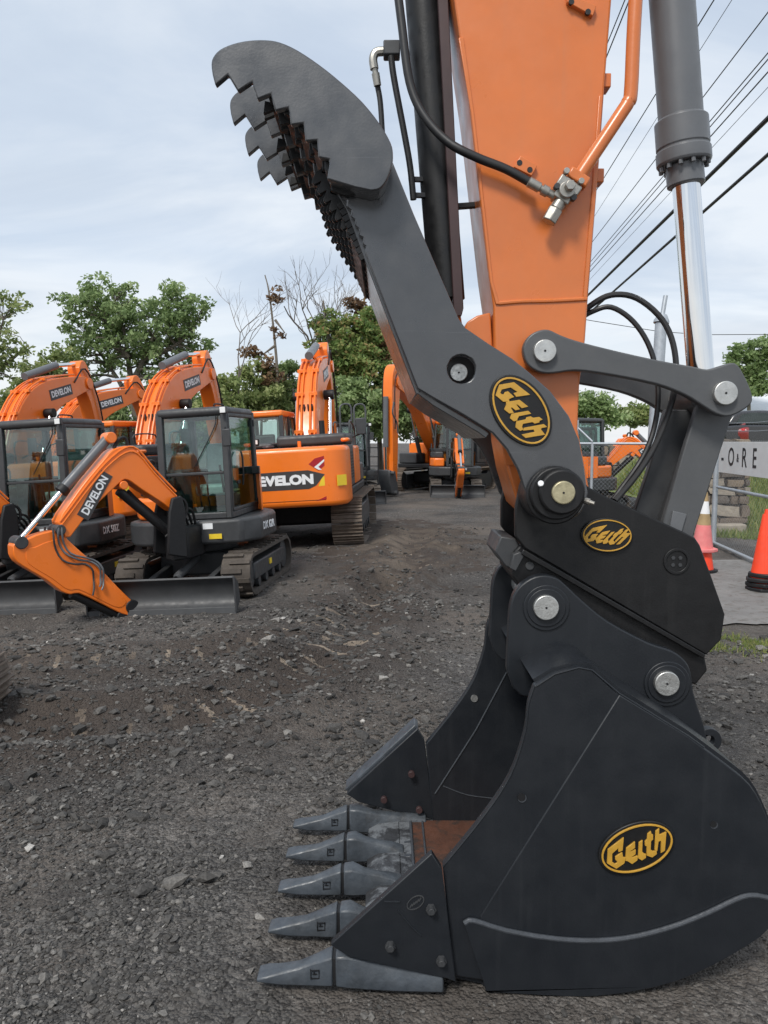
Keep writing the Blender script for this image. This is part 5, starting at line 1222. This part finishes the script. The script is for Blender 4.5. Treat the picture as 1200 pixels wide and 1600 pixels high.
def stone_wall(loc, ang, W, H, D, label, sx=0.34, sz=0.16):
    root = empty('stone_wall', loc, ang); tag(root, label, 'wall')
    MB().bx(0.06, W - 0.06, 0.06, D - 0.06, 0, H - 0.08).build('wall_core', m_core, root)
    z, r = 0.0, random.Random(int(W * 100))
    while z < H:
        h = r.uniform(0.55, 1.7) * sz; x = 0.0
        while x < W:
            w = r.uniform(0.35, 2.0) * sx
            if x + w > W - 0.1: w = W - x
            o = bpy.data.objects.new('stone', SM[r.randrange(12)]); COL.objects.link(o); o.parent = root
            o.location = (x + w / 2, 0.14 + r.uniform(-0.035, 0.03), z + h / 2); o.scale = (w * r.uniform(0.9, 1.06), 0.3, h * r.uniform(0.82, 1.12)); o.rotation_euler = (r.uniform(-.1, .1), r.uniform(-.13, .13), r.uniform(-.1, .1))
            if x + w >= W - 1e-6 or x == 0.0:
                e = bpy.data.objects.new('stone', SM[r.randrange(12)]); COL.objects.link(e); e.parent = root
                e.location = ((0.14 if x == 0 else W - 0.14), D * 0.62, z + h / 2); e.scale = (0.3, D * 0.72, h * 1.03)
            x += w
        z += h
stone_wall((6.35, 17.02, 0.0), R(-3), 1.75, 2.0, 0.6, 'end of a dry stone wall of tan field stones behind the gate post')
stone_wall((7.9, 28.4, 0.0), R(-4), 2.7, 1.75, 0.5, 'low dark stone wall behind the chain-link fence and dropped arm', 0.5, 0.24)
lg = MB().box((0, 0, 0), (1.2, 0.3, 0.22)).build('kerb_stone', m_stones[2], None, 0.04); lg.location = (7.3, 16.75, 0.10); tag(lg, 'long pale kerb stone lying at the foot of the stone wall', 'stone')

# chain-link fence and the open gate leaf with the sign
m_wire = mat('chain_link_wire', (0.34, 0.36, 0.38), 0.5, metal=0.6, var=0.1)
def link_mesh(L, z0, z1, name, parent, s=0.085):
    mb = MB(); H = z1 - z0
    def bar(a, b):
        a, b = Vector(a), Vector(b); d = (b - a).normalized(); e1 = Vector((0, 1, 0)); e2 = d.cross(e1); w = 0.0013
        vs = [p + e1 * w * c0 + e2 * w * c1 for p in (a, b) for c0, c1 in ((1, 0), (-.5, .87), (-.5, -.87))]
        mb.add(vs, [(0, 1, 4, 3), (1, 2, 5, 4), (2, 0, 3, 5)])
    k = -H
    while k < L:
        for sg in (1, -1):
            x0, x1 = k, k + H
            t0, t1 = max(0, -x0) / H, min(1, (L - x0) / H)
            if t1 > t0:
                za, zb = (z0 + t0 * H, z0 + t1 * H) if sg > 0 else (z1 - t0 * H, z1 - t1 * H)
                bar((x0 + t0 * H, 0.002 * sg, za), (x0 + t1 * H, 0.002 * sg, zb))
        k += s
    o = mb.build(name, m_wire, parent, smooth=0, recalc=False); o['kind'] = 'stuff'; return o
def pipe(a, b, r, name, parent): return MB().cyl(a, b, r, 14).build(name, m_galv, parent)
A_, B_ = Vector((3.6, 16.3, 0)), Vector((5.25, 15.4, 0))
fd = B_ - A_; fe = empty('chain_link_fence', A_, math.atan2(fd.y, fd.x)); tag(fe, 'chain-link fence panel with galvanised pipe rails between stick and tall post', 'fence')
Lf = fd.length
for x in (0.0, 0.48, 0.80): pipe((x, 0, 0), (x, 0, 2.45 if x == 0.48 else 1.98), 0.03, 'post', fe)
pipe((0.0, 0, 1.96), (Lf, 0, 1.96), 0.026, 'rail', fe); pipe((0.0, 0, 0.1), (Lf, 0, 0.1), 0.024, 'rail', fe)
pipe((0.48, 0, 2.3), (0.80, 0, 2.0), 0.02, 'brace', fe)
link_mesh(Lf, 0.05, 1.96, 'chain_link', fe)
po = empty('gate_post', (5.3, 15.35, 0)); tag(po, 'tall leaning galvanised gate post with a narrow finial behind the link', 'post')
pt = at(1033, 505, 15.45) - Vector(po.location); pb = Vector((0, 0, 0)); pt2 = at(1040, 462, 15.5) - Vector(po.location)
MB().cyl(pb, pt, 0.115, 20).build('shaft', m_galv, po); MB().lathe(pt, pt + (pt2 - pt) * 0.3, [(0, .15), (.3, .15), (1, .09)], 18).build('cap', m_galv, po); MB().cyl(pt, pt2, 0.045, 12).build('finial', m_galv, po)
H_ = Vector((6.36, 14.72, 0)); gd = Vector((-0.133, -0.991, 0)); ga = math.atan2(gd.y, gd.x)
ge = empty('gate', H_, ga); tag(ge, 'open chain-link gate leaf of galvanised pipe swung towards the camera', 'gate')
pipe((0, 0, 0.02), (0.0, 0, 0.0) if False else (0.0, 0, 2.38), 0.05, 'hinge_post', ge)
pipe((0.12, 0, 1.14), (4.4, 0, 1.14), 0.028, 'rail', ge); pipe((0.06, 0, 0.06), (4.4, 0, 0.06), 0.032, 'rail', ge); pipe((4.4, 0, 0.0), (4.4, 0, 2.0), 0.035, 'post', ge)
link_mesh(4.4, 0.08, 2.02, 'chain_link', ge)
for z in (2.2, 2.34): MB().tube([(0, 0, z), (2.2, 0, z - 0.03), (4.4, 0, z)], 0.006, 4).build('tension_wire', m_wire, ge)
m_sign = mat('white_sign_board', (0.62, 0.62, 0.61), 0.55, var=0.06, vs=3)
m_letter = mat('black_sign_letter', (0.012, 0.012, 0.014), 0.6)
sg = MB().box((0, 0, 0), (2.9, 0.02, 0.56)).build('sign_board', m_sign, None, 0.004)
so = H_ + gd * 1.88 + Vector((-0.991, 0.133, 0)) * 0.07 + Vector((0, 0, 1.715))
sg.matrix_world = Matrix.Translation(so) @ rotz(ga); tag(sg, 'white sign board with tall black letters hung on the open gate', 'sign')
for s_, ch, sz, sx in ((0.66, '-', 0.42, 1.3), (1.16, 'O', 0.46, 0.95), (1.52, '&', 0.2, 0.9), (1.86, 'R', 0.46, 0.95), (2.36, 'E', 0.46, 0.9)):
    text('sign_letter', ch, sz, m_letter, frame_on((0, -1, 0), (s_ - 1.88, -0.013, 0.0), (1, 0, 0), (0, 0, 1)), sg, 0.004, 0.001, sx=sx)

# traffic cones
m_cone = mat('fluorescent_orange', (0.86, 0.055, 0.012), 0.5, var=0.08, dust=0.12, dustcol=(0.4, 0.3, 0.24))
m_conefade = mat('faded_pink_orange', (0.72, 0.19, 0.19), 0.6, var=0.12, dust=0.3, dustcol=(0.55, 0.42, 0.34))
m_conetan = mat('dirty_cone_tip', (0.34, 0.24, 0.12), 0.7, var=0.25)
m_collar = mat('cone_white_collar', (0.74, 0.74, 0.74), 0.45, var=0.05)
def cone(loc, label, mtop, faded=False, group=None, h=0.86, tilt=0.0):
    root = empty('traffic_cone', loc, random.uniform(0, 6)); root.rotation_euler[0] = tilt; tag(root, label, 'cone', group)
    prof = lambda z0, z1: [(0, 0.155 - 0.125 * z0), (1, 0.155 - 0.125 * z1)]
    cuts = [(0.0, 1.0, mtop)] if not faded else [(0.0, 0.42, m_conefade), (0.42, 0.62, m_conetan), (0.62, 0.84, m_collar), (0.84, 1.0, m_conetan)]
    for z0, z1, m in cuts: MB().lathe((0, 0, 0.05 + h * z0), (0, 0, 0.05 + h * z1), prof(z0, z1), 24).build('cone_body' if m is not m_collar else 'reflective_collar', m, root)
    MB().vprism([(0.2 * math.cos(R(t)) * (1.12 if t % 90 == 45 else 1.0), 0.2 * math.sin(R(t)) * (1.12 if t % 90 == 45 else 1.0)) for t in range(0, 360, 15)], 0.0, 0.055).build('base', m_mark if not faded else m_conefade, root, 0.012)
    return root
g1 = gz(1098, 893)
cone((g1.x, g1.y, -0.01), 'bright orange cone under the faded one beside the coupler', m_cone)
cone((g1.x - 0.02, g1.y, 0.32), 'faded pink cone with white collar set over a bright orange cone', m_cone, True, tilt=0.03)
g2 = gz(1192, 922)
names = ['lowest', 'second from the ground', 'third from the ground', 'top']
for i in range(4):
    cone((g2.x + random.uniform(-.02, .02), g2.y, -0.01 + 0.066 * i), '%s cone of the nested orange stack at the picture edge' % names[i], m_cone, group='nested cone stack')

# vehicles and a house on the upper road
m_carred = mat('red_car_paint', (0.22, 0.03, 0.03), 0.3, var=0.05, coat=0.6); m_cardark = mat('dark_car_paint', (0.03, 0.03, 0.034), 0.25, var=0.05, coat=0.6)
m_tail = mat('red_tail_lamp', (0.6, 0.01, 0.015), 0.25, var=0.05)
def car(loc, hd, label, paint):
    root = empty('parked_car', loc, R(hd)); tag(root, label, 'car')
    side = cat([(-2.1, 0.45), (-2.15, 0.85), (-1.9, 0.98), (-1.2, 1.02)], 3) + [(-0.6, 1.02), (1.0, 1.0)] + cat([(1.6, 0.95), (2.1, 0.82), (2.2, 0.5), (2.1, 0.3)], 3) + [(-2.0, 0.3)]
    MB().prism(side, -0.85, 0.85).build('body', paint, root, 0.08, 3)
    top = cat([(-1.95, 1.0), (-1.6, 1.45), (-1.0, 1.56), (0.1, 1.52), (1.1, 1.0)], 3)
    MB().prism(top, -0.72, 0.72).build('cabin', paint, root, 0.1, 3)
    for s in (-1, 1):
        MB().prism([(-1.6, 1.05), (-1.35, 1.4), (-0.9, 1.48), (0.0, 1.45), (0.75, 1.05)], s * 0.70 - 0.03, s * 0.70 + 0.03).build('side_window', m_glassdark, root)
        MB().box((-2.13, s * 0.66, 0.86), (0.08, 0.12, 0.09)).build('tail_lamp', m_tail, root, 0.02)
        for x in (-1.35, 1.35):
            w = MB().lathe((x, s * 0.66, 0.33), (x, s * 0.88, 0.33), [(0, .3), (.1, .33), (.9, .33), (1, .29)], 20).build('wheel', m_rubber, root)
            MB().cyl((x, s * 0.86, 0.33), (x, s * 0.885, 0.33), 0.2, 16).build('rim', m_galv, w)
    MB().beam((-1.92, 0, 1.08), (-1.66, 0, 1.42), 1.2, 0.02).build('rear_window', m_glassdark, root)
def onbank(px, Y): x = (px - 600) / 1200 * Y; return (x, Y, float(bank_z(x, Y)) - 0.02)
car(onbank(1138, 31), 60, 'red parked car with a lit-looking tail lamp above the gate post', m_carred)
car(onbank(1186, 30), 10, 'dark parked car on the upper road just above the sign', m_cardark)
hx, hy, hz_ = onbank(1200, 52)
hs = empty('house', (hx, hy, hz_)); tag(hs, 'white-roofed house beyond the upper road', 'house')
m_siding = mat('pale_siding', (0.5, 0.48, 0.44), 0.7, var=0.08); m_roof = mat('white_metal_roof', (0.66, 0.68, 0.7), 0.5, var=0.06)
MB().bx(-3.4, 6, -2.5, 2.5, 0, 2.2).build('wall', m_siding, hs)
MB().add([(-3.7, -2.8, 2.15), (6.3, -2.8, 2.15), (6.3, 2.8, 2.15), (-3.7, 2.8, 2.15), (-3.7, 0, 3.5), (6.3, 0, 3.5)], [(0, 1, 5, 4), (2, 3, 4, 5), (0, 4, 3), (1, 2, 5), (0, 3, 2, 1)]).build('roof', m_roof, hs, 0.03)
for x in (-2.2, 0.2, 2.4): f = MB().bx(x - 0.55, x + 0.55, -2.56, -2.48, 0.8, 1.9).build('window', m_white, hs); MB().bx(x - 0.45, x + 0.45, -2.585, -2.555, 0.9, 1.8).build('pane', m_glassdark, f)

# ================================================================ trees
m_bark = mat('grey_bark', (0.15, 0.13, 0.105), 0.9, var=0.3, vs=3, bump=0.6, bs=25)
m_deadbark = mat('bleached_bark', (0.15, 0.13, 0.115), 0.9, var=0.25, vs=4)
LEAF = {
 'green': tint_mat('green_leaves', [(0.0, (0.06, 0.086, 0.036)), (0.45, (0.108, 0.148, 0.062)), (0.8, (0.16, 0.205, 0.092)), (1.0, (0.24, 0.27, 0.15))], 0.6, 0.3, 0.5, gain=2.3),
 'olive': tint_mat('olive_leaves', [(0.0, (0.06, 0.082, 0.03)), (0.5, (0.125, 0.155, 0.058)), (1.0, (0.24, 0.25, 0.12))], 0.6, 0.3, 0.5, gain=2.3),
 'rust': tint_mat('russet_leaves', [(0.0, (0.06, 0.035, 0.022)), (0.5, (0.15, 0.095, 0.055)), (1.0, (0.25, 0.17, 0.09))], 0.7, 0.3, 0.4, gain=1.8),
 'vine': tint_mat('vine_leaves', [(0.0, (0.05, 0.08, 0.026)), (0.45, (0.11, 0.155, 0.05)), (0.75, (0.19, 0.18, 0.075)), (1.0, (0.21, 0.12, 0.065))], 0.6, 0.3, 0.5, gain=2.3)}
def leaf_cloud(name, cl, per, size, material, parent, seed, spread=(1, 1, 0.7)):
    """cl: (k,4) cluster centres and radii in world coordinates."""
    r = np.random.default_rng(seed); cl = np.asarray(cl); k = len(cl)
    cnt = np.maximum(3, (per * (cl[:, 3] / cl[:, 3].mean()) ** 2 * r.uniform(0.5, 1.4, k))).astype(int)
    idx_ = np.repeat(np.arange(k), cnt); n = len(idx_)
    d = r.normal(0, 1, (n, 3)); d /= np.linalg.norm(d, axis=1)[:, None]
    rad = r.random(n) ** 0.55
    c = cl[idx_, :3] + d * (rad * cl[idx_, 3])[:, None] * np.array(spread)
    nn = r.normal(0, 1, (n, 3)) + np.array([0, 0, 0.9]); nn /= np.linalg.norm(nn, axis=1)[:, None]
    t = np.cross(nn, r.normal(0, 1, (n, 3))); t /= np.linalg.norm(t, axis=1)[:, None]; b = np.cross(nn, t)
    s = size * r.uniform(0.55, 1.3, n)[:, None]
    V = np.stack([c - t * s, c + b * s * 0.55, c + t * s, c - b * s * 0.55], 1).reshape(-1, 3)
    tint = np.clip(r.beta(2.2, 2.6, n) + r.normal(0, 0.14, k)[idx_], 0, 1)
    V = V - np.array(parent.location)
    o = mesh_np(name, V, np.arange(4 * n).reshape(-1, 4), material, tint); o.parent = parent
    return o
def limb(mb, a, b, r0, r1, wob, seed, n=7):
    r = random.Random(seed); a, b = Vector(a), Vector(b); L = (b - a).length; pts = []
    for i in range(n):
        t = i / (n - 1); q = a.lerp(b, t) + Vector((0, 0, 1)) * (math.sin(t * math.pi) * L * 0.07)
        if 0 < i < n - 1: q += Vector((r.uniform(-1, 1), r.uniform(-1, 1), r.uniform(-.6, .6))) * wob * L
        pts.append(q)
    mb.tube(pts, [r0 + (r1 - r0) * i / (n - 1) for i in range(n)], 7); return pts
def tree(label, basepx, Y, blobs, nclu, per, lsize, kind, trunks, r0, seed, cr=0.75, name='tree', deep=1.0):
    """blobs: (px, py, rx, ry) in the picture at distance Y; trunks: lists of pixel points of the main limbs."""
    global OFF
    r = np.random.default_rng(seed); base = at(basepx, 690, Y); bz_ = -0.3
    root = empty(name, (base.x, Y, bz_)); tag(root, label, 'tree'); OFF = Vector(root.location)
    k = Y / FPX; cl = []; wts = np.array([b[2] * b[3] for b in blobs], float); wts /= wts.sum()
    while len(cl) < nclu:
        px, py, rx, ry = blobs[r.choice(len(blobs), p=wts)]
        d = r.normal(0, 1, 3); d /= np.linalg.norm(d); d *= r.random() ** 0.4
        p = at(px + d[0] * rx, py + d[1] * ry, Y + d[2] * min(rx, ry) * k * deep)
        cl.append((p.x, p.y, p.z, cr * r.uniform(0.55, 1.25)))
    mb = MB(); nodes = []
    for j, tp in enumerate(trunks):
        P3 = [at(a, b, Y + (r.uniform(-.5, .5) if i else 0)) for i, (a, b) in enumerate(tp)]
        if j == 0: P3[0] = Vector((P3[0].x, P3[0].y, bz_))
        P3 = [Vector(q) for q in cat(P3, 4)]
        rr = [max(0.03, r0 * (0.75 if j else 1.0) * (1 - 0.78 * i / (len(P3) - 1))) for i in range(len(P3))]
        mb.tube(P3, rr, 9); nodes += [(q, a) for q, a in zip(P3, rr) if q.z > bz_ + 1.2]
    for i, c in enumerate(cl):
        cv = Vector(c[:3]); q, a = min(nodes, key=lambda t: (t[0] - cv).length + max(0, t[0].z - cv.z) * 0.9)
        if (q - cv).length < 7: limb(mb, q, cv, min(a * 0.5, 0.09), 0.012, 0.05, seed * 100 + i)
    mb.build('trunk', m_bark, root, recalc=False)
    leaf_cloud('crown', cl, per, lsize, LEAF[kind], root, seed)
    OFF = Vector((0, 0, 0)); return root
def bare(mb, p, d, L, r, depth, rnd):
    pts = [p]; q = p; dd = d
    for i in range(4):
        dd = (dd + Vector((rnd.uniform(-.22, .22), rnd.uniform(-.22, .22), rnd.uniform(-.08, .2)))).normalized(); q = q + dd * L / 4; pts.append(q)
    mb.tube(pts, [r * (1 - 0.12 * i) for i in range(5)], 5 if depth < 3 else 6)
    if depth == 0: return
    for i in range(rnd.choice((2, 3, 3))):
        a = rnd.uniform(0.4, 1.0); ax = Vector((rnd.uniform(-1, 1), rnd.uniform(-1, 1), rnd.uniform(-.3, .6))).normalized()
        bare(mb, pts[rnd.choice((2, 3, 4))], (dd + ax * a).normalized(), L * rnd.uniform(0.55, 0.8), r * 0.55, depth - 1, rnd)
def bare_tree(label, px, Y, top_py, L, r, depth, seed, d0=(0, 0, 1), name='bare_tree', forks=1):
    global OFF
    b = at(px, 690, Y); root = empty(name, (b.x, Y, -0.3)); tag(root, label, 'tree'); OFF = Vector(root.location)
    mb = MB(); rnd = random.Random(seed); st = Vector((b.x, Y, -0.3)); sp = at(px, top_py, Y)
    mb.tube([st, st.lerp(sp, 0.5) + Vector((0.15, 0, 0)), sp], [r * 1.3, r * 1.15, r], 8)
    for i in range(forks): bare(mb, sp, (Vector(d0) + Vector((rnd.uniform(-.4, 1.3), rnd.uniform(-.5, .5), 0)) * (i > 0)).normalized(), L, r * (0.9 if i == 0 else 0.7), depth, rnd)
    mb.build('trunk', m_deadbark, root, recalc=False); OFF = Vector((0, 0, 0)); return root

tree('tall broad green tree with forked pale trunk behind the raised orange booms', 218, 42,
     [(150, 500, 62, 62), (135, 560, 45, 40), (205, 520, 70, 62), (262, 500, 62, 52), (290, 540, 42, 60), (228, 572, 75, 50), (180, 470, 40, 34), (110, 470, 24, 40), (300, 480, 28, 30), (145, 445, 26, 22), (268, 455, 26, 16)],
     330, 46, 0.13, 'green', [[(224, 700), (214, 640), (204, 590), (196, 530), (180, 470)], [(207, 600), (225, 560), (245, 515), (268, 470)], [(219, 668), (196, 615), (176, 580), (140, 530)], [(200, 560), (170, 520), (150, 470)], [(225, 560), (265, 545), (300, 520)]], 0.26, 3, 0.5)
tree('light leafy tree partly cut off at the picture edge', -25, 36, [(-10, 500, 60, 50), (20, 480, 30, 30), (-20, 560, 60, 45), (35, 545, 22, 20)], 75, 36, 0.12, 'olive',
     [[(-25, 700), (-22, 620), (-10, 560), (5, 500)], [(-15, 590), (20, 560), (45, 540)]], 0.16, 5, 0.45)
tree('low olive-leaved tree left of the broad tree, behind the arching boom', 70, 40, [(60, 590, 38, 34), (85, 560, 28, 24), (40, 625, 45, 25), (110, 610, 30, 26)], 95, 60, 0.13, 'olive', [[(72, 700), (70, 640), (75, 585)]], 0.13, 6, 0.5)
tree('slender tree with russet leaf tufts left of the dead tree', 432, 40, [(408, 560, 20, 12), (440, 520, 20, 10), (425, 585, 26, 20), (432, 470, 8, 22), (395, 548, 14, 8)], 40, 30, 0.12, 'rust',
     [[(436, 700), (434, 600), (428, 520), (420, 455), (414, 430)], [(430, 540), (405, 558)], [(430, 500), (445, 520)]], 0.10, 8, 0.34)
bare_tree('dead tree with bare bleached branches rising above vine-clad trunks', 512, 42, 600, 2.75, 0.11, 4, 12, (-0.5, 0, 0.9), forks=5)
bare_tree('thin bare sapling beside the broad green tree', 372, 38, 600, 2.6, 0.045, 3, 15, (0.05, 0, 1), forks=2)
tree('vine-clad trunk with brownish green foliage below the dead branches', 525, 41, [(520, 560, 34, 80), (505, 500, 18, 30), (545, 600, 45, 60), (560, 520, 30, 46), (590, 520, 26, 40), (540, 540, 34, 60), (575, 570, 40, 60)], 250, 58, 0.13, 'vine',
     [[(528, 700), (522, 600), (512, 520), (505, 470)], [(540, 640), (562, 560), (575, 500)]], 0.2, 9, 0.5)
tree('russet and green creeper-hung tree close behind the grey thumb', 590, 42, [(575, 520, 25, 32), (600, 560, 35, 50), (560, 480, 20, 18)], 90, 55, 0.13, 'rust', [[(596, 700), (588, 600), (576, 520), (566, 475)]], 0.15, 10, 0.46)
shr = [(345, 625, 34, 40, 'olive', 'bushy tree between the broad tree and the thin sapling'), (405, 610, 40, 46, 'olive', 'dense bush under the russet-tufted tree, left of the lettered machine boom'),
       (455, 615, 34, 50, 'green', 'dark green bush directly behind the boom of the lettered machine'), (555, 640, 45, 50, 'green', 'green bush above the looped handrail'),
       (600, 620, 42, 62, 'green', 'tall green shrub behind the upright orange arm'), (660, 640, 50, 48, 'green', 'shrub behind the boom of the far excavator with planted arm'),
       (735, 650, 50, 45, 'olive', 'shrub beyond the small far compact excavator'), (290, 650, 50, 40, 'green', 'bright green bush at the foot of the broad tree'),
       (20, 650, 45, 34, 'olive', 'low bush at the picture edge under the cut-off tree'), (150, 650, 50, 30, 'green', 'low bush under the broad tree behind the second-row excavator'), (815, 655, 50, 40, 'green', 'shrub hidden mostly behind the orange stick')]
for i, (px, py, rx, ry, kd, lab) in enumerate(shr):
    tree(lab, px, 38 + (i * 7) % 5, [(px, py, rx, ry), (px + rx * 0.4, py + 20, rx * 0.8, ry * 0.7), (px - rx * 0.5, py + 25, rx * 0.7, ry * 0.6)], 100, 70, 0.13, kd, [[(px, 700), (px + 4, py + 10), (px - 3, py - ry * 0.5)]], 0.09, 30 + i, 0.52, 'bush')
tree('green tree above the house roof at the picture edge', 1165, 48, [(1160, 570, 24, 34), (1195, 560, 34, 40), (1175, 600, 40, 30), (1150, 590, 14, 22)], 120, 55, 0.14, 'green', [[(1172, 700), (1170, 620), (1165, 555)], [(1170, 625), (1195, 560)]], 0.16, 50, 0.55)
tree('distant green tree between stick and bucket link', 925, 60, [(925, 635, 26, 22), (905, 640, 30, 24), (950, 650, 20, 12)], 80, 60, 0.17, 'green', [[(925, 700), (925, 640)]], 0.14, 51, 0.9)
tree('far hazy tree beside the tall gate post', 985, 75, [(985, 648, 30, 14), (1010, 652, 20, 10)], 40, 90, 0.24, 'olive', [[(985, 700), (985, 650)]], 0.14, 52, 1.0)

# ================================================================ overhead wires
m_cable = mat('black_cable', (0.018, 0.018, 0.02), 0.6)
WIRES = [((1204, 181), (924, 456), 0.055, 'thick black overhead cable, upper of the two heavy ones'), ((1204, 238), (924, 486), 0.042, 'thick black overhead cable, lower of the two heavy ones'),
         ((1204, 14), (930, 372), 0.014, 'thin overhead wire crossing just above the paired wires'), ((1204, 78), (927, 404), 0.014, 'upper wire of the close pair below the single thin wire'),
         ((1204, 88), (927, 411), 0.014, 'lower wire of the close pair below the single thin wire'), ((1204, 108), (926, 420), 0.016, 'thin wire just under the close pair'),
         ((1118, -4), (935, 292), 0.014, 'thin wire passing behind the cylinder barrel top'), ((1146, -4), (934, 330), 0.007, 'faint hair-thin wire beside the cylinder barrel'),
         ((1204, 132), (926, 432), 0.007, 'faint hair-thin wire above the heavy cables'), ((985, -4), (948, 88), 0.014, 'short wire seen between stick and orange pipe, right one'), ((978, -4), (948, 70), 0.012, 'short wire seen between stick and orange pipe, left one')]
for (a, b, r, lab) in WIRES:
    d1, d2 = Vector(a) - Vector((690, 690)), Vector(b) - Vector((690, 690)); k = d1.length / d2.length
    Yb = 17.0 * k; A3, B3 = at(a[0], a[1], 17.0), at(b[0], b[1], Yb)
    dv = (B3 - A3); A4, B4 = A3 - dv * 0.6, B3 + dv * 0.9
    pts = [A4.lerp(B4, t) for t in np.linspace(0, 1, 13)]
    o = MB().tube(pts, r, 8).build('power_line', m_cable); tag(o, lab, 'wire', 'overhead wires along the road')
o = MB().tube([at(a, b, 45) for a, b in ((860, 490), (930, 502), (1030, 518), (1100, 523), (1300, 522))], 0.02, 5).build('power_line', m_cable); tag(o, 'thin distant wire sagging across the sky behind the tall post', 'wire', 'overhead wires along the road')
